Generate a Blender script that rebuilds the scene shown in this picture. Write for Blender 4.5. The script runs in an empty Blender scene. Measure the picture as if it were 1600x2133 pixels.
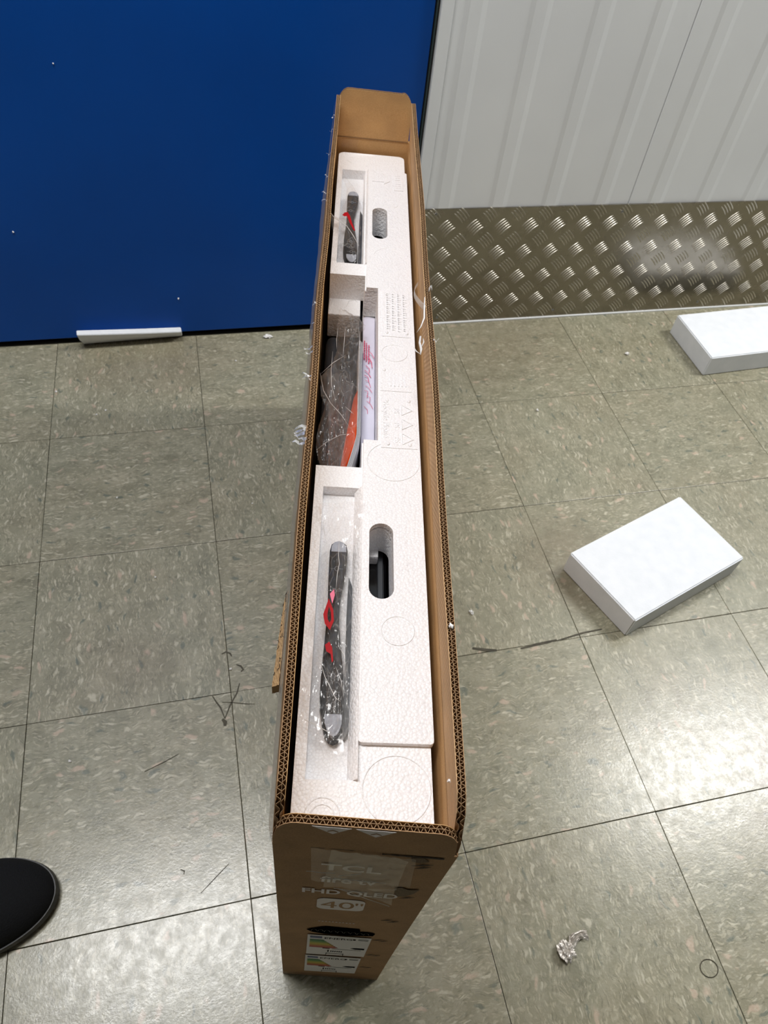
import bpy, bmesh, math, random
from mathutils import Vector, Matrix, noise
from mathutils.geometry import tessellate_polygon
random.seed(7)
SC = bpy.context.scene
COL = SC.collection
# ------------------------------------------------------------------ camera
CAM_LOC = Vector((.3302, -.2405, 1.1151))
RIGHT = Vector((.97229, -.21460, .09272)); DOWN = Vector((-.10922, -.76768, -.63146)); FWD = Vector((.20669, .60383, -.76985))
cd = bpy.data.cameras.new('camera'); cam = bpy.data.objects.new('camera', cd); COL.objects.link(cam)
cam.matrix_world = Matrix(((RIGHT.x, -DOWN.x, -FWD.x, CAM_LOC.x), (RIGHT.y, -DOWN.y, -FWD.y, CAM_LOC.y), (RIGHT.z, -DOWN.z, -FWD.z, CAM_LOC.z), (0, 0, 0, 1)))
cd.sensor_fit = 'VERTICAL'; cd.sensor_height = 36; cd.sensor_width = 27; cd.lens = 1540 / 2133 * 36
cd.clip_start = .02; cd.dof.use_dof = True; cd.dof.focus_distance = .62; cd.dof.aperture_fstop = 20
SC.camera = cam
# ------------------------------------------------------------------ world, exposure
w = bpy.data.worlds.new('world'); SC.world = w; w.use_nodes = True
w.node_tree.nodes['Background'].inputs[0].default_value = (.8, .85, 1, 1); w.node_tree.nodes['Background'].inputs[1].default_value = .02
SC.view_settings.view_transform = 'Standard'; SC.view_settings.look = 'None'; SC.view_settings.gamma = 1
SC.view_settings.use_curve_mapping = False; SC.view_settings.exposure = 0.0
# ceiling lamps of the storage room (panel fittings are built further down at the same places)
LAMPS = [((-.02, .47, 2.68), 1.2, .30, 40), ((2.78, .72, 2.68), 1.2, .30, 60)]
for i, (p, sx, sy, e) in enumerate(LAMPS):
    l = bpy.data.lights.new('ceiling_lamp_light', 'AREA'); l.shape = 'RECTANGLE'; l.size = sx; l.size_y = sy; l.energy = e; l.color = (1, .992, .975)
    o = bpy.data.objects.new('ceiling_lamp_light', l); COL.objects.link(o); o.location = (p[0], p[1], p[2] - .04); LAMPS[i] = (p, sx, sy, e, o)

# ------------------------------------------------------------------ helpers
def lin(c): return tuple(((v / 255) / 12.92 if v / 255 <= .04045 else ((v / 255 + .055) / 1.055) ** 2.4) for v in c)
def srgb(r, g, b): return (*lin((r, g, b)), 1)
class NT:
    def __init__(s, name):
        s.m = bpy.data.materials.new(name); s.m.use_nodes = True; s.t = s.m.node_tree; s.n = s.t.nodes; s.b = s.n['Principled BSDF']; s.out = s.n['Material Output']
    def new(s, ty, **kw):
        n = s.n.new(ty)
        for k, v in kw.items():
            if k.startswith('i_'):
                k = k[2:]; k = int(k) if k.isdigit() else k.replace('_', ' '); n.inputs[k].default_value = v
            else: setattr(n, k, v)
        return n
    def link(s, a, b): s.t.links.new(a, b)
    def ramp(s, fac, stops, interp='LINEAR'):
        r = s.new('ShaderNodeValToRGB'); r.color_ramp.interpolation = interp; e = r.color_ramp.elements
        while len(e) < len(stops): e.new(.5)
        for q, (p, c) in zip(e, stops): q.position = p; q.color = c if len(c) == 4 else (*c, 1)
        s.link(fac, r.inputs[0]); return r.outputs[0]
    def mix(s, fac, a, b, mode='MIX'):
        n = s.new('ShaderNodeMix', data_type='RGBA', blend_type=mode)
        for k, v in ((0, fac), (6, a), (7, b)):
            if hasattr(v, 'links'): s.link(v, n.inputs[k])
            else: n.inputs[k].default_value = v
        return n.outputs[2]
    def math(s, op, a, b=0., c=0.):
        n = s.new('ShaderNodeMath', operation=op)
        for k, v in enumerate((a, b, c)):
            if hasattr(v, 'links'): s.link(v, n.inputs[k])
            else: n.inputs[k].default_value = v
        return n.outputs[0]
    def coord(s, scale=(1, 1, 1), which='Object'):
        tc = s.new('ShaderNodeTexCoord'); mp = s.new('ShaderNodeMapping'); mp.inputs['Scale'].default_value = scale
        s.link(tc.outputs[which], mp.inputs[0]); return mp.outputs[0]
    def noise(s, vec, scale, detail=3, rough=.5):
        n = s.new('ShaderNodeTexNoise'); n.inputs['Scale'].default_value = scale; n.inputs['Detail'].default_value = detail; n.inputs['Roughness'].default_value = rough
        s.link(vec, n.inputs['Vector']); return n.outputs[0]
    def vor(s, vec, scale, feature='F1'):
        n = s.new('ShaderNodeTexVoronoi', feature=feature); n.inputs['Scale'].default_value = scale; s.link(vec, n.inputs['Vector']); return n
    def bump(s, h, dist=.001, strength=1.):
        n = s.new('ShaderNodeBump'); n.inputs['Distance'].default_value = dist; n.inputs['Strength'].default_value = strength
        s.link(h, n.inputs['Height']); s.link(n.outputs[0], s.b.inputs['Normal']); return n
def plain(name, col, rough=.6, metal=0., nscale=0, namp=.08, bump=0., spec=None):
    t = NT(name); c = srgb(*col)
    if nscale:
        v = t.coord(); f = t.noise(v, nscale, 4)
        k = tuple(min(1, x * (1 + namp)) for x in c[:3]); d = tuple(x * (1 - namp) for x in c[:3])
        t.link(t.ramp(f, [(.3, d), (.7, k)]), t.b.inputs['Base Color'])
        if bump: t.bump(f, bump)
    else: t.b.inputs['Base Color'].default_value = c
    t.b.inputs['Roughness'].default_value = rough; t.b.inputs['Metallic'].default_value = metal
    if spec is not None: t.b.inputs['Specular IOR Level'].default_value = spec
    return t.m
def link_mesh(name, bm_or_me, mat, parent=None, smooth=False):
    if isinstance(bm_or_me, bmesh.types.BMesh):
        me = bpy.data.meshes.new(name); bm_or_me.to_mesh(me); bm_or_me.free()
    else: me = bm_or_me
    for p in me.polygons: p.use_smooth = bool(smooth)
    if mat: me.materials.clear(); me.materials.append(mat)
    o = bpy.data.objects.new(name, me); COL.objects.link(o)
    if parent: o.parent = parent
    return o
def empty(name, loc=(0, 0, 0), rot=0, label=None, cat=None, group=None):
    o = bpy.data.objects.new(name, None); COL.objects.link(o); o.location = loc; o.rotation_euler[2] = rot; o.empty_display_size = .05
    return tag(o, label, cat, group)
def tag(o, label=None, cat=None, group=None, kind=None):
    if label: o['label'] = label
    if cat: o['category'] = cat
    if group: o['group'] = group
    if kind: o['kind'] = kind
    return o
def add_box(bm, a, b, bev=0.):
    g = bmesh.ops.create_cube(bm, size=1); vs = g['verts']
    for v in vs: v.co = Vector([(a[i] + b[i]) / 2 + v.co[i] * (b[i] - a[i]) for i in range(3)])
    if bev:
        es = list({e for v in vs for e in v.link_edges}); bmesh.ops.bevel(bm, geom=es, offset=bev, segments=2, affect='EDGES', profile=.6)
def box_bm(a, b, bev=0.):
    bm = bmesh.new(); add_box(bm, a, b, bev); return bm
def prism(bm, pts, z0, z1):
    lo = [bm.verts.new((x, y, z0)) for x, y in pts]; hi = [bm.verts.new((x, y, z1)) for x, y in pts]
    n = len(pts)
    for i in range(n): bm.faces.new((lo[i], lo[(i + 1) % n], hi[(i + 1) % n], hi[i]))
    bm.faces.new(hi); bm.faces.new(lo[::-1])
def grid(bm, nu, nv, f):
    V = [[bm.verts.new(f(i / nu, j / nv)) for j in range(nv + 1)] for i in range(nu + 1)]
    for i in range(nu):
        for j in range(nv): bm.faces.new((V[i][j], V[i + 1][j], V[i + 1][j + 1], V[i][j + 1]))
    return V
def shell(bm, nu, nv, f, g):
    """closed slab between surfaces f and g"""
    A = grid(bm, nu, nv, f); B = grid(bm, nu, nv, g)
    ring = [(i, 0) for i in range(nu)] + [(nu, j) for j in range(nv)] + [(i, nv) for i in range(nu, 0, -1)] + [(0, j) for j in range(nv, 0, -1)]
    for k in range(len(ring)):
        a, b = ring[k], ring[(k + 1) % len(ring)]
        bm.faces.new((A[a[0]][a[1]], A[b[0]][b[1]], B[b[0]][b[1]], B[a[0]][a[1]]))
    bmesh.ops.recalc_face_normals(bm, faces=bm.faces)
def tube(bm, pts, r, n=6, closed=False):
    pts = [Vector(p) for p in pts]; rings = []
    for i, p in enumerate(pts):
        if closed: d = pts[(i + 1) % len(pts)] - pts[i - 1]
        else: d = pts[min(i + 1, len(pts) - 1)] - pts[max(i - 1, 0)]
        d.normalize(); a = d.orthogonal() if abs(d.z) > .9 else d.cross(Vector((0, 0, 1))); a.normalize(); b = d.cross(a)
        rr = r[i] if isinstance(r, (list, tuple)) else r
        rings.append([bm.verts.new(p + rr * (math.cos(2 * math.pi * k / n) * a + math.sin(2 * math.pi * k / n) * b)) for k in range(n)])
    m = len(rings)
    for i in range(m if closed else m - 1):
        for k in range(n):
            bm.faces.new((rings[i][k], rings[i][(k + 1) % n], rings[(i + 1) % m][(k + 1) % n], rings[(i + 1) % m][k]))
    if not closed: bm.faces.new(rings[0][::-1]); bm.faces.new(rings[-1])
def text_mesh(s, size, mat_world, extrude=.0, xs=1., spacing=1., bold=0.):
    c = bpy.data.curves.new('lettering', 'FONT'); c.body = s; c.size = size; c.extrude = extrude; c.space_character = spacing; c.resolution_u = 4; c.offset = bold
    o = bpy.data.objects.new('lettering', c); COL.objects.link(o); bpy.context.view_layer.update()
    me = bpy.data.meshes.new_from_object(o.evaluated_get(bpy.context.evaluated_depsgraph_get()))
    bpy.data.objects.remove(o)
    me.transform(mat_world @ Matrix.Diagonal((xs, 1, 1, 1))); return me

# ------------------------------------------------------------------ materials
def mk_tile():
    t = NT('vinyl_tile'); tc = t.new('ShaderNodeTexCoord'); oi = t.new('ShaderNodeObjectInfo')
    off = t.new('ShaderNodeVectorMath', operation='SCALE'); t.link(oi.outputs['Location'], off.inputs[0]); off.inputs['Scale'].default_value = 3.7
    ad = t.new('ShaderNodeVectorMath', operation='ADD'); t.link(tc.outputs['Object'], ad.inputs[0]); t.link(off.outputs[0], ad.inputs[1])
    ns = t.new('ShaderNodeTexNoise'); ns.inputs['Scale'].default_value = 28; ns.inputs['Detail'].default_value = 3; t.link(ad.outputs[0], ns.inputs[0])
    sub = t.new('ShaderNodeVectorMath', operation='SUBTRACT'); t.link(ns.outputs['Color'], sub.inputs[0]); sub.inputs[1].default_value = (.5, .5, .5)
    sc = t.new('ShaderNodeVectorMath', operation='SCALE'); t.link(sub.outputs[0], sc.inputs[0]); sc.inputs['Scale'].default_value = .034
    co = t.new('ShaderNodeVectorMath', operation='ADD'); t.link(ad.outputs[0], co.inputs[0]); t.link(sc.outputs[0], co.inputs[1])
    def st(sx, sy):
        mp = t.new('ShaderNodeMapping'); mp.inputs['Scale'].default_value = (sx, sy, 1); t.link(co.outputs[0], mp.inputs[0]); return mp.outputs[0]
    base = t.ramp(t.noise(st(16, 30), 1., 6, .65), [(.30, srgb(108, 107, 88)), (.5, srgb(138, 136, 115)), (.72, srgb(162, 157, 137))])
    big = t.ramp(t.noise(ad.outputs[0], 7, 2), [(.35, srgb(141, 135, 112)), (.65, srgb(138, 139, 120))])
    c = t.mix(.35, base, big)
    def chips(vec, thr, colr, lo, hi, amt=1.):
        nonlocal c
        v = t.vor(vec, 1.); sep = t.new('ShaderNodeSeparateColor'); t.link(v.outputs['Color'], sep.inputs[0])
        a = t.math('GREATER_THAN', sep.outputs[0], lo); b = t.math('LESS_THAN', sep.outputs[0], hi)
        d = t.new('ShaderNodeMapRange'); d.inputs[1].default_value = thr; d.inputs[2].default_value = thr * .55; t.link(v.outputs['Distance'], d.inputs[0])
        m = t.math('MULTIPLY', t.math('MULTIPLY', a, b), t.math('MULTIPLY', d.outputs[0], amt)); c = t.mix(m, c, colr)
    chips(st(98, 360), .50, srgb(192, 186, 163), .60, 1., .5)
    chips(st(80, 440), .50, srgb(90, 89, 72), .0, .36, .5)
    chips(st(52, 200), .42, srgb(205, 200, 180), .82, 1., .6)
    chips(st(42, 118), .42, srgb(84, 96, 86), .89, 1., .75)
    chips(st(37, 98), .40, srgb(194, 172, 153), .0, .10, .7)
    chips(st(150, 420), .55, srgb(182, 177, 156), .7, 1., .45)
    # dirt with a shape of its own, kept in world space
    ge = t.new('ShaderNodeNewGeometry'); g = t.noise(ge.outputs['Position'], 34, 6, .7); g2 = t.noise(ge.outputs['Position'], 5, 3)
    for (x, y, r, s, lo) in ((1.135, .035, .10, .9, .46), (1.12, -.05, .09, .55, .47), (1.03, .15, .13, .25, .48), (.96, .47, .16, .4, .35), (.95, .40, .07, .4, .30), (.60, -.30, .30, .18, .3), (1.0, 1.16, .30, .35, .33), (.20, 1.18, .25, .35, .33), (.16, .38, .10, .22, .3)):
        d = t.new('ShaderNodeVectorMath', operation='DISTANCE'); t.link(ge.outputs['Position'], d.inputs[0]); d.inputs[1].default_value = (x, y, 0)
        mr = t.new('ShaderNodeMapRange', interpolation_type='SMOOTHSTEP'); mr.inputs[1].default_value = r; mr.inputs[2].default_value = r * .2; t.link(d.outputs['Value'], mr.inputs[0])
        k = t.new('ShaderNodeMapRange'); k.inputs[1].default_value = lo; k.inputs[2].default_value = lo + .14; t.link(g, k.inputs[0])
        c = t.mix(t.math('MULTIPLY', t.math('MULTIPLY', mr.outputs[0], k.outputs[0]), s), c, srgb(104, 90, 70))
    c = t.mix(t.math('MULTIPLY', g2, .25), c, srgb(140, 130, 112))
    t.link(c, t.b.inputs['Base Color'])
    fine = t.noise(ge.outputs['Position'], 260, 4, .6)
    t.link(t.ramp(t.noise(ge.outputs['Position'], 60, 4, .7), [(.3, (.20, .20, .20)), (.7, (.34, .34, .34))]), t.b.inputs['Roughness'])
    t.bump(t.math('ADD', fine, t.math('MULTIPLY', t.noise(ge.outputs['Position'], 18, 2), 2.)), .0005, .32)
    t.b.inputs['Specular IOR Level'].default_value = .6
    return t.m
def mk_kraft(name, col, stripes=False):
    t = NT(name); v = t.coord(); a = t.noise(v, 30, 4); b = t.noise(t.coord((1, 1, 1)), 900, 2)
    c = srgb(*col); d = tuple(x * .86 for x in c[:3]); k = tuple(min(1, x * 1.1) for x in c[:3])
    cc = t.ramp(a, [(.3, d), (.7, k)]); t.link(t.mix(.12, cc, t.ramp(b, [(.3, (.1, .06, .03)), (.7, (.8, .6, .4))])), t.b.inputs['Base Color'])
    t.b.inputs['Roughness'].default_value = .8; t.b.inputs['Specular IOR Level'].default_value = .25
    if stripes:
        w_ = t.new('ShaderNodeTexWave', wave_type='BANDS', bands_direction='X'); mp = t.coord((1, 1, -.62)); w_.inputs['Scale'].default_value = 45; w_.inputs['Distortion'].default_value = .3
        rot = t.new('ShaderNodeMapping'); rot.inputs['Rotation'].default_value = (math.radians(0), 0, 0)
        sp = t.new('ShaderNodeSeparateXYZ'); t.link(v, sp.inputs[0]); cb = t.new('ShaderNodeCombineXYZ')
        t.link(t.math('ADD', sp.outputs[1], t.math('MULTIPLY', sp.outputs[2], 1.1)), cb.inputs[0]); t.link(cb.outputs[0], w_.inputs['Vector'])
        t.bump(w_.outputs['Fac'], .0005, .55)
    else: t.bump(a, .0004, .4)
    return t.m
def mk_eps():
    t = NT('expanded_polystyrene'); v = t.coord(); nz = t.new('ShaderNodeTexNoise'); nz.inputs['Scale'].default_value = 120; t.link(v, nz.inputs[0])
    vo = t.vor(v, 360, 'SMOOTH_F1'); vo.inputs['Smoothness'].default_value = .25
    e = t.vor(v, 360, 'DISTANCE_TO_EDGE')
    h = t.ramp(vo.outputs['Distance'], [(0, (1, 1, 1)), (.35, (.8, .8, .8)), (.75, (0, 0, 0))])
    t.bump(h, .0008, .5)
    t.link(t.ramp(e.outputs['Distance'], [(0, srgb(228, 226, 228)), (.09, srgb(243, 243, 245))]), t.b.inputs['Base Color'])
    t.b.inputs['Roughness'].default_value = .42; t.b.inputs['Specular IOR Level'].default_value = .45
    return t.m
def mk_pe():
    t = NT('polyethylene_foam'); v = t.coord(); n = t.noise(v, 260, 3); n2 = t.noise(v, 40, 3)
    t.link(t.ramp(n2, [(.3, srgb(222, 226, 231)), (.7, srgb(229, 232, 237))]), t.b.inputs['Base Color']); t.bump(n, .0005, .3)
    t.b.inputs['Roughness'].default_value = .9; t.b.inputs['Specular IOR Level'].default_value = .1
    return t.m
def mk_film(name, tint, alpha, dif, rough=.12, fa=.18, fr=.45, f0=.03, wr=0.):
    t = NT(name); t.n.remove(t.b)
    tr = t.new('ShaderNodeBsdfTransparent'); tr.inputs[0].default_value = (*tint, 1)
    gl = t.new('ShaderNodeBsdfGlossy'); gl.inputs['Roughness'].default_value = rough; gl.inputs[0].default_value = (.95, .95, .95, 1)
    df = t.new('ShaderNodeBsdfDiffuse'); df.inputs[0].default_value = (*dif, 1); tl = t.new('ShaderNodeBsdfTranslucent'); tl.inputs[0].default_value = (*dif, 1)
    lw = t.new('ShaderNodeLayerWeight'); lw.inputs[0].default_value = .35
    al = t.math('ADD', t.math('MULTIPLY', lw.outputs['Facing'], fa), alpha)
    if wr:   # crinkles: sharp fold lines at two sizes, real relief on the film
        v = t.coord(); nz = t.new('ShaderNodeTexNoise'); nz.inputs['Scale'].default_value = 60; t.link(v, nz.inputs[0])
        mx = t.new('ShaderNodeMix', data_type='VECTOR'); mx.inputs[0].default_value = .012; t.link(v, mx.inputs[4]); t.link(nz.outputs['Color'], mx.inputs[5])
        mp = t.new('ShaderNodeMapping'); mp.inputs['Scale'].default_value = (1.6, .55, 1); mp.inputs['Rotation'].default_value = (0, 0, .25); t.link(mx.outputs[1], mp.inputs[0])
        e1 = t.vor(mp.outputs[0], 44, 'F1'); e2 = t.vor(mp.outputs[0], 120, 'F1')
        h = t.math('ADD', e1.outputs['Distance'], t.math('MULTIPLY', e2.outputs['Distance'], .35))
        b = t.new('ShaderNodeBump'); b.inputs['Distance'].default_value = .004; b.inputs['Strength'].default_value = wr; t.link(h, b.inputs['Height'])
        for q in (gl, lw, df): t.link(b.outputs[0], q.inputs['Normal'])
        ed = t.vor(mp.outputs[0], 44, 'DISTANCE_TO_EDGE'); fold = t.ramp(ed.outputs['Distance'], [(0, (1, 1, 1)), (.025, (0, 0, 0))]); al = t.math('ADD', al, t.math('MULTIPLY', fold, .16))
    m0 = t.new('ShaderNodeMixShader'); t.link(df.outputs[0], m0.inputs[1]); t.link(tl.outputs[0], m0.inputs[2]); m0.inputs[0].default_value = .4
    m1 = t.new('ShaderNodeMixShader'); t.link(tr.outputs[0], m1.inputs[1]); t.link(m0.outputs[0], m1.inputs[2])
    t.link(al, m1.inputs[0])
    m2 = t.new('ShaderNodeMixShader'); t.link(m1.outputs[0], m2.inputs[1]); t.link(gl.outputs[0], m2.inputs[2])
    t.link(t.math('ADD', t.math('MULTIPLY', lw.outputs['Fresnel'], fr), f0), m2.inputs[0]); t.link(m2.outputs[0], t.out.inputs[0]); return t.m
M = dict(tile=mk_tile(), kraft=mk_kraft('kraft_outside', (170, 132, 94)), kraft_in=mk_kraft('kraft_inside_lit', (194, 152, 100), False), kraft_rib=mk_kraft('kraft_inside_ribbed_lit', (206, 168, 122), True),  # inside board is brightened to paint the light striking the inner flaps
         flute=mk_kraft('fluting_paper', (150, 118, 84)), eps=mk_eps(), pe=mk_pe(),
         grout=plain('joint_dirt', (74, 70, 58), .9, 0, 40), blue=None, white=None)
def mk_blue():
    t = NT('blue_painted_steel'); v = t.coord(); t.link(t.ramp(t.noise(v, 3, 3), [(.3, srgb(0, 66, 146)), (.7, srgb(0, 72, 158))]), t.b.inputs['Base Color'])
    t.link(t.ramp(t.noise(v, 25, 5), [(.3, (.30, .30, .30)), (.7, (.37, .37, .37))]), t.b.inputs['Roughness']); t.b.inputs['Specular IOR Level'].default_value = .28; t.bump(t.noise(v, 350, 2), .0001, .25); return t.m
def mk_white():
    t = NT('white_painted_steel'); v = t.coord(); ge = t.new('ShaderNodeNewGeometry')
    c = t.ramp(t.noise(v, 2.5, 4), [(.3, srgb(220, 223, 226)), (.7, srgb(228, 231, 233))])
    mp = t.new('ShaderNodeMapping'); mp.inputs['Scale'].default_value = (60, 60, 9); mp.inputs['Rotation'].default_value = (0, .35, 0); t.link(ge.outputs['Position'], mp.inputs[0])
    s = t.noise(mp.outputs[0], 1., 5, .7); c = t.mix(t.math('MULTIPLY', t.ramp(s, [(.70, (0, 0, 0)), (.80, (1, 1, 1))]), .35), c, srgb(140, 140, 136))
    t.link(c, t.b.inputs['Base Color']); t.b.inputs['Roughness'].default_value = .42; t.b.inputs['Specular IOR Level'].default_value = .4; t.bump(t.noise(v, 6, 2), .004, .25); return t.m
def mk_alu():
    t = NT('tread_plate_aluminium'); v = t.coord(); t.link(t.ramp(t.noise(v, 12, 5), [(.3, srgb(144, 138, 127)), (.7, srgb(158, 152, 141))]), t.b.inputs['Base Color'])
    t.b.inputs['Metallic'].default_value = 1; t.link(t.ramp(t.noise(v, 50, 4), [(.3, (.20, .20, .20)), (.7, (.30, .30, .30))]), t.b.inputs['Roughness']); t.bump(t.noise(v, 9, 2), .003, .25); return t.m
def mk_fabric():
    t = NT('black_knit'); v = t.coord(); n = t.vor(v, 500); t.b.inputs['Base Color'].default_value = srgb(19, 20, 22); t.b.inputs['Roughness'].default_value = .9; t.b.inputs['Specular IOR Level'].default_value = .2; t.bump(n.outputs['Distance'], .0008, .6); return t.m
M['alur'] = plain('tread_ridge_worn_lit', (205, 200, 188), .34, 1., 60, .1)  # worn ridge tops, made paler than the plate to paint in caught highlights
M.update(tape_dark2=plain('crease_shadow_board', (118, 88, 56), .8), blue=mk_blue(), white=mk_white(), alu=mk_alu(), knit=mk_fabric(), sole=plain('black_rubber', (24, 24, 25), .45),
         wall=plain('room_wall_paint', (150, 150, 146), .8, 0, 3), dark=plain('dark_room_end', (70, 70, 70), .9), ceil=plain('ceiling_board', (215, 215, 210), .8, 0, 4),
         plastic=plain('charcoal_plastic', (27, 29, 33), .55, 0, 60, .06, spec=.25), pad=plain('grey_rubber_pad', (158, 164, 176), .55, 0, 300, .12, .0003), ringm=plain('moulded_ring', (120, 124, 130), .4),
         black=plain('black_plastic', (16, 16, 18), .32), blackg=plain('black_gloss', (8, 8, 10), .15), tvgrey=plain('dark_grey_plastic', (58, 61, 66), .4),
         ink=plain('white_print', (244, 238, 238), .8, spec=.1), paper=plain('label_paper', (236, 234, 236), .7, spec=.15), pw=plain('white_paper', (225, 226, 232), .55, 0, 20, .04), red=plain('red_print', (160, 6, 16), .5, spec=.2),
         pink=plain('red_print_faint', (222, 110, 138), .5), orange=plain('orange_card', (240, 88, 26), .35, 0, 14, .06), marker=plain('black_marker', (8, 8, 9), .9, spec=.0), mk2=plain('marker_sheen', (60, 60, 56), .4),
         tape_dark=plain('cut_edge', (44, 30, 20), .8), foil=plain('crumpled_foil_paper', (196, 190, 182), .3, .35, 200, .15, .0004), shred=plain('white_shred', (228, 226, 224), .4), lil=plain('lilac_film', (205, 203, 218), .35, 0, 25, .05, .0008), scuff=plain('dark_scuff', (74, 70, 58), .8, 0, 60, .3), steel=plain('screw_steel', (150, 150, 150), .3, 1.),
         lampf=plain('lamp_frame', (225, 225, 225), .5))
M['bag'] = mk_film('clear_bag_film', (.98, .97, .965), .022, (.90, .87, .84), .14, .07, .32, .012, .32)
M['bag2'] = mk_film('clear_bag_film_thin', (.98, .975, .97), .075, (.92, .90, .89), .13, .10, .28, .012, .5)
M['tape'] = mk_film('clear_tape', (.96, .95, .94), .025, (.55, .54, .5), .15, .03, .08, .01)
M['tape2'] = mk_film('clear_tape_wrinkled', (.95, .94, .92), .04, (.55, .53, .48), .2, .08, .12, .01)
M['tape3'] = mk_film('clear_tape_side', (.93, .92, .90), .10, (.75, .74, .72), .14, .25, .3, .03)
M['shredf'] = mk_film('tape_shred_film', (.95, .95, .95), .5, (.95, .95, .95), .15)
def emis(name, col, s):
    t = NT(name); t.b.inputs['Emission Color'].default_value = (*col, 1); t.b.inputs['Emission Strength'].default_value = s; t.b.inputs['Base Color'].default_value = (.8, .8, .8, 1); return t.m

# ------------------------------------------------------------------ floor
T = .3048
flo = link_mesh('floor', box_bm((-2.4, -2.6, -.05), (4.6, 1.30, -.0035)), M['grout']); tag(flo, kind='structure')
flo['label'] = 'grey green vinyl tiled floor of the storage room'
G = .0010
bm = bmesh.new(); add_box(bm, (-T / 2 + G / 2, -T / 2 + G / 2, -.0032), (T / 2 - G / 2, T / 2 - G / 2, 0), .0005); tme = bpy.data.meshes.new('tile'); bm.to_mesh(tme); bm.free(); tme.materials.append(M['tile'])
for i in range(-5, 11):
    for j in range(-6, 4):
        y1 = (j + 1) * T
        if i in (-5, -4, 9, 10) and j < -3: continue
        o = bpy.data.objects.new('tile', tme); COL.objects.link(o); o.parent = flo
        o.location = ((i + .5) * T, (j + .5) * T, random.uniform(-.0002, .0002)); o.rotation_euler[2] = math.radians(90 * ((i + j) % 2) + 180 * random.choice((0, 1)) + random.uniform(-.1, .1))
# scuffs
def scuff(pts, wd):
    bm = bmesh.new(); L = []; n = len(pts)
    for k, (x, y) in enumerate(pts):
        a = Vector(pts[min(k + 1, n - 1)]) - Vector(pts[max(k - 1, 0)]); a.normalize(); q = Vector((-a.y, a.x)) * wd * (.25 + .75 * math.sin(math.pi * (k + .5) / n))
        L.append((bm.verts.new((x + q.x, y + q.y, .0006)), bm.verts.new((x - q.x, y - q.y, .0006))))
    for k in range(n - 1): bm.faces.new((L[k][0], L[k][1], L[k + 1][1], L[k + 1][0]))
    o = link_mesh('scuff_mark', bm, M['scuff'], flo)
S_ = lambda x, y: (x, y)
for pts, wd in (([(.296, .375), (.303, .378), (.31, .374), (.312, .368)], .0016), ([(.318, .352), (.325, .348), (.328, .341), (.324, .338)], .0016),
                ([(.276, .303), (.281, .292), (.287, .281), (.292, .262)], .0012), ([(.292, .262), (.302, .283), (.314, .301), (.320, .318)], .0012), ([(.290, .290), (.305, .287), (.325, .281), (.340, .278)], .0008),
                ([(.288, .262), (.292, .256), (.291, .250)], .0032), ([(.716, .316), (.74, .308), (.757, .305)], .003), ([(.80, .301), (.83, .304), (.85, .305), (.87, .307)], .0026), ([(.87, .305), (.92, .312), (.96, .314)], .0018),
                ([(.17, .20), (.20, .21), (.22, .218)], .0006), ([(.24, .02), (.26, .035), (.28, .05)], .0005), ([(.215, .055), (.22, .052), (.219, .048)], .0008)):
    scuff(pts, wd)
bm = bmesh.new(); tube(bm, [(.895 + .0125 * math.cos(a * .35), -.205 + .0105 * math.sin(a * .35), .0006) for a in range(18)], .0006, 4, True); link_mesh('scuff_mark', bm, M['scuff'], flo)

# ------------------------------------------------------------------ back wall: white ribbed cladding, trim, kick plate
Y0 = 1.216
wb = tag(bpy.data.objects.new('wall_back', None), 'white ribbed steel wall above the tread plate', None, None, 'structure'); COL.objects.link(wb)
link_mesh('backing', box_bm((.797, Y0 + .012, 0), (4.5, Y0 + .05, 2.75)), M['white'], wb)
def panel(x0, x1, ribs):
    prof = [(x0, .003), (x0 + .0012, 0)]
    for r in ribs: prof += [(r - .041, 0), (r - .032, -.0026), (r - .009, -.0026), (r + .002, 0)]
    prof += [(x1 - .0012, 0), (x1, .003)]
    bm = bmesh.new(); A = [bm.verts.new((x, Y0 + d, .30)) for x, d in prof]; B = [bm.verts.new((x, Y0 + d, 2.74)) for x, d in prof]
    A2 = [bm.verts.new((x, Y0 + .012, .30)) for x in (x0, x1)]; B2 = [bm.verts.new((x, Y0 + .012, 2.74)) for x in (x0, x1)]
    for k in range(len(prof) - 1): bm.faces.new((A[k], A[k + 1], B[k + 1], B[k]))
    bm.faces.new((A2[0], A[0], B[0], B2[0])); bm.faces.new((A[-1], A2[1], B2[1], B[-1]))
    bm.faces.new([A2[0]] + A + [A2[1]]); bm.faces.new(([B2[0]] + B + [B2[1]])[::-1])
    link_mesh('cladding_panel', bm, M['white'], wb)
panel(.8212, 1.3085, [.882, 1.007, 1.132, 1.257])
panel(1.3095, 1.8095, [1.396, 1.521, 1.646, 1.771])
panel(1.8105, 2.3105, [1.896, 2.021, 2.146, 2.271])
panel(2.3115, 4.4, [2.396 + .125 * k for k in range(16)])
link_mesh('corner_flashing', box_bm((.7968, Y0 - .0045, .297), (.8205, Y0 + .012, 2.74), .001), M['white'], wb)
bm = bmesh.new()
for k in range(24):
    x = .86 + k * .025 + random.uniform(-.01, .01); bm2 = None
kick = tag(bpy.data.objects.new('trim_1', None), 'aluminium chequered tread plate along the foot of the wall', None, None, 'structure'); COL.objects.link(kick)
YK = Y0 - .006
link_mesh('tread_plate', box_bm((.797, YK, .004), (4.4, YK + .004, .304), .0006), M['alu'], kick)
bm = bmesh.new()
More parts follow.
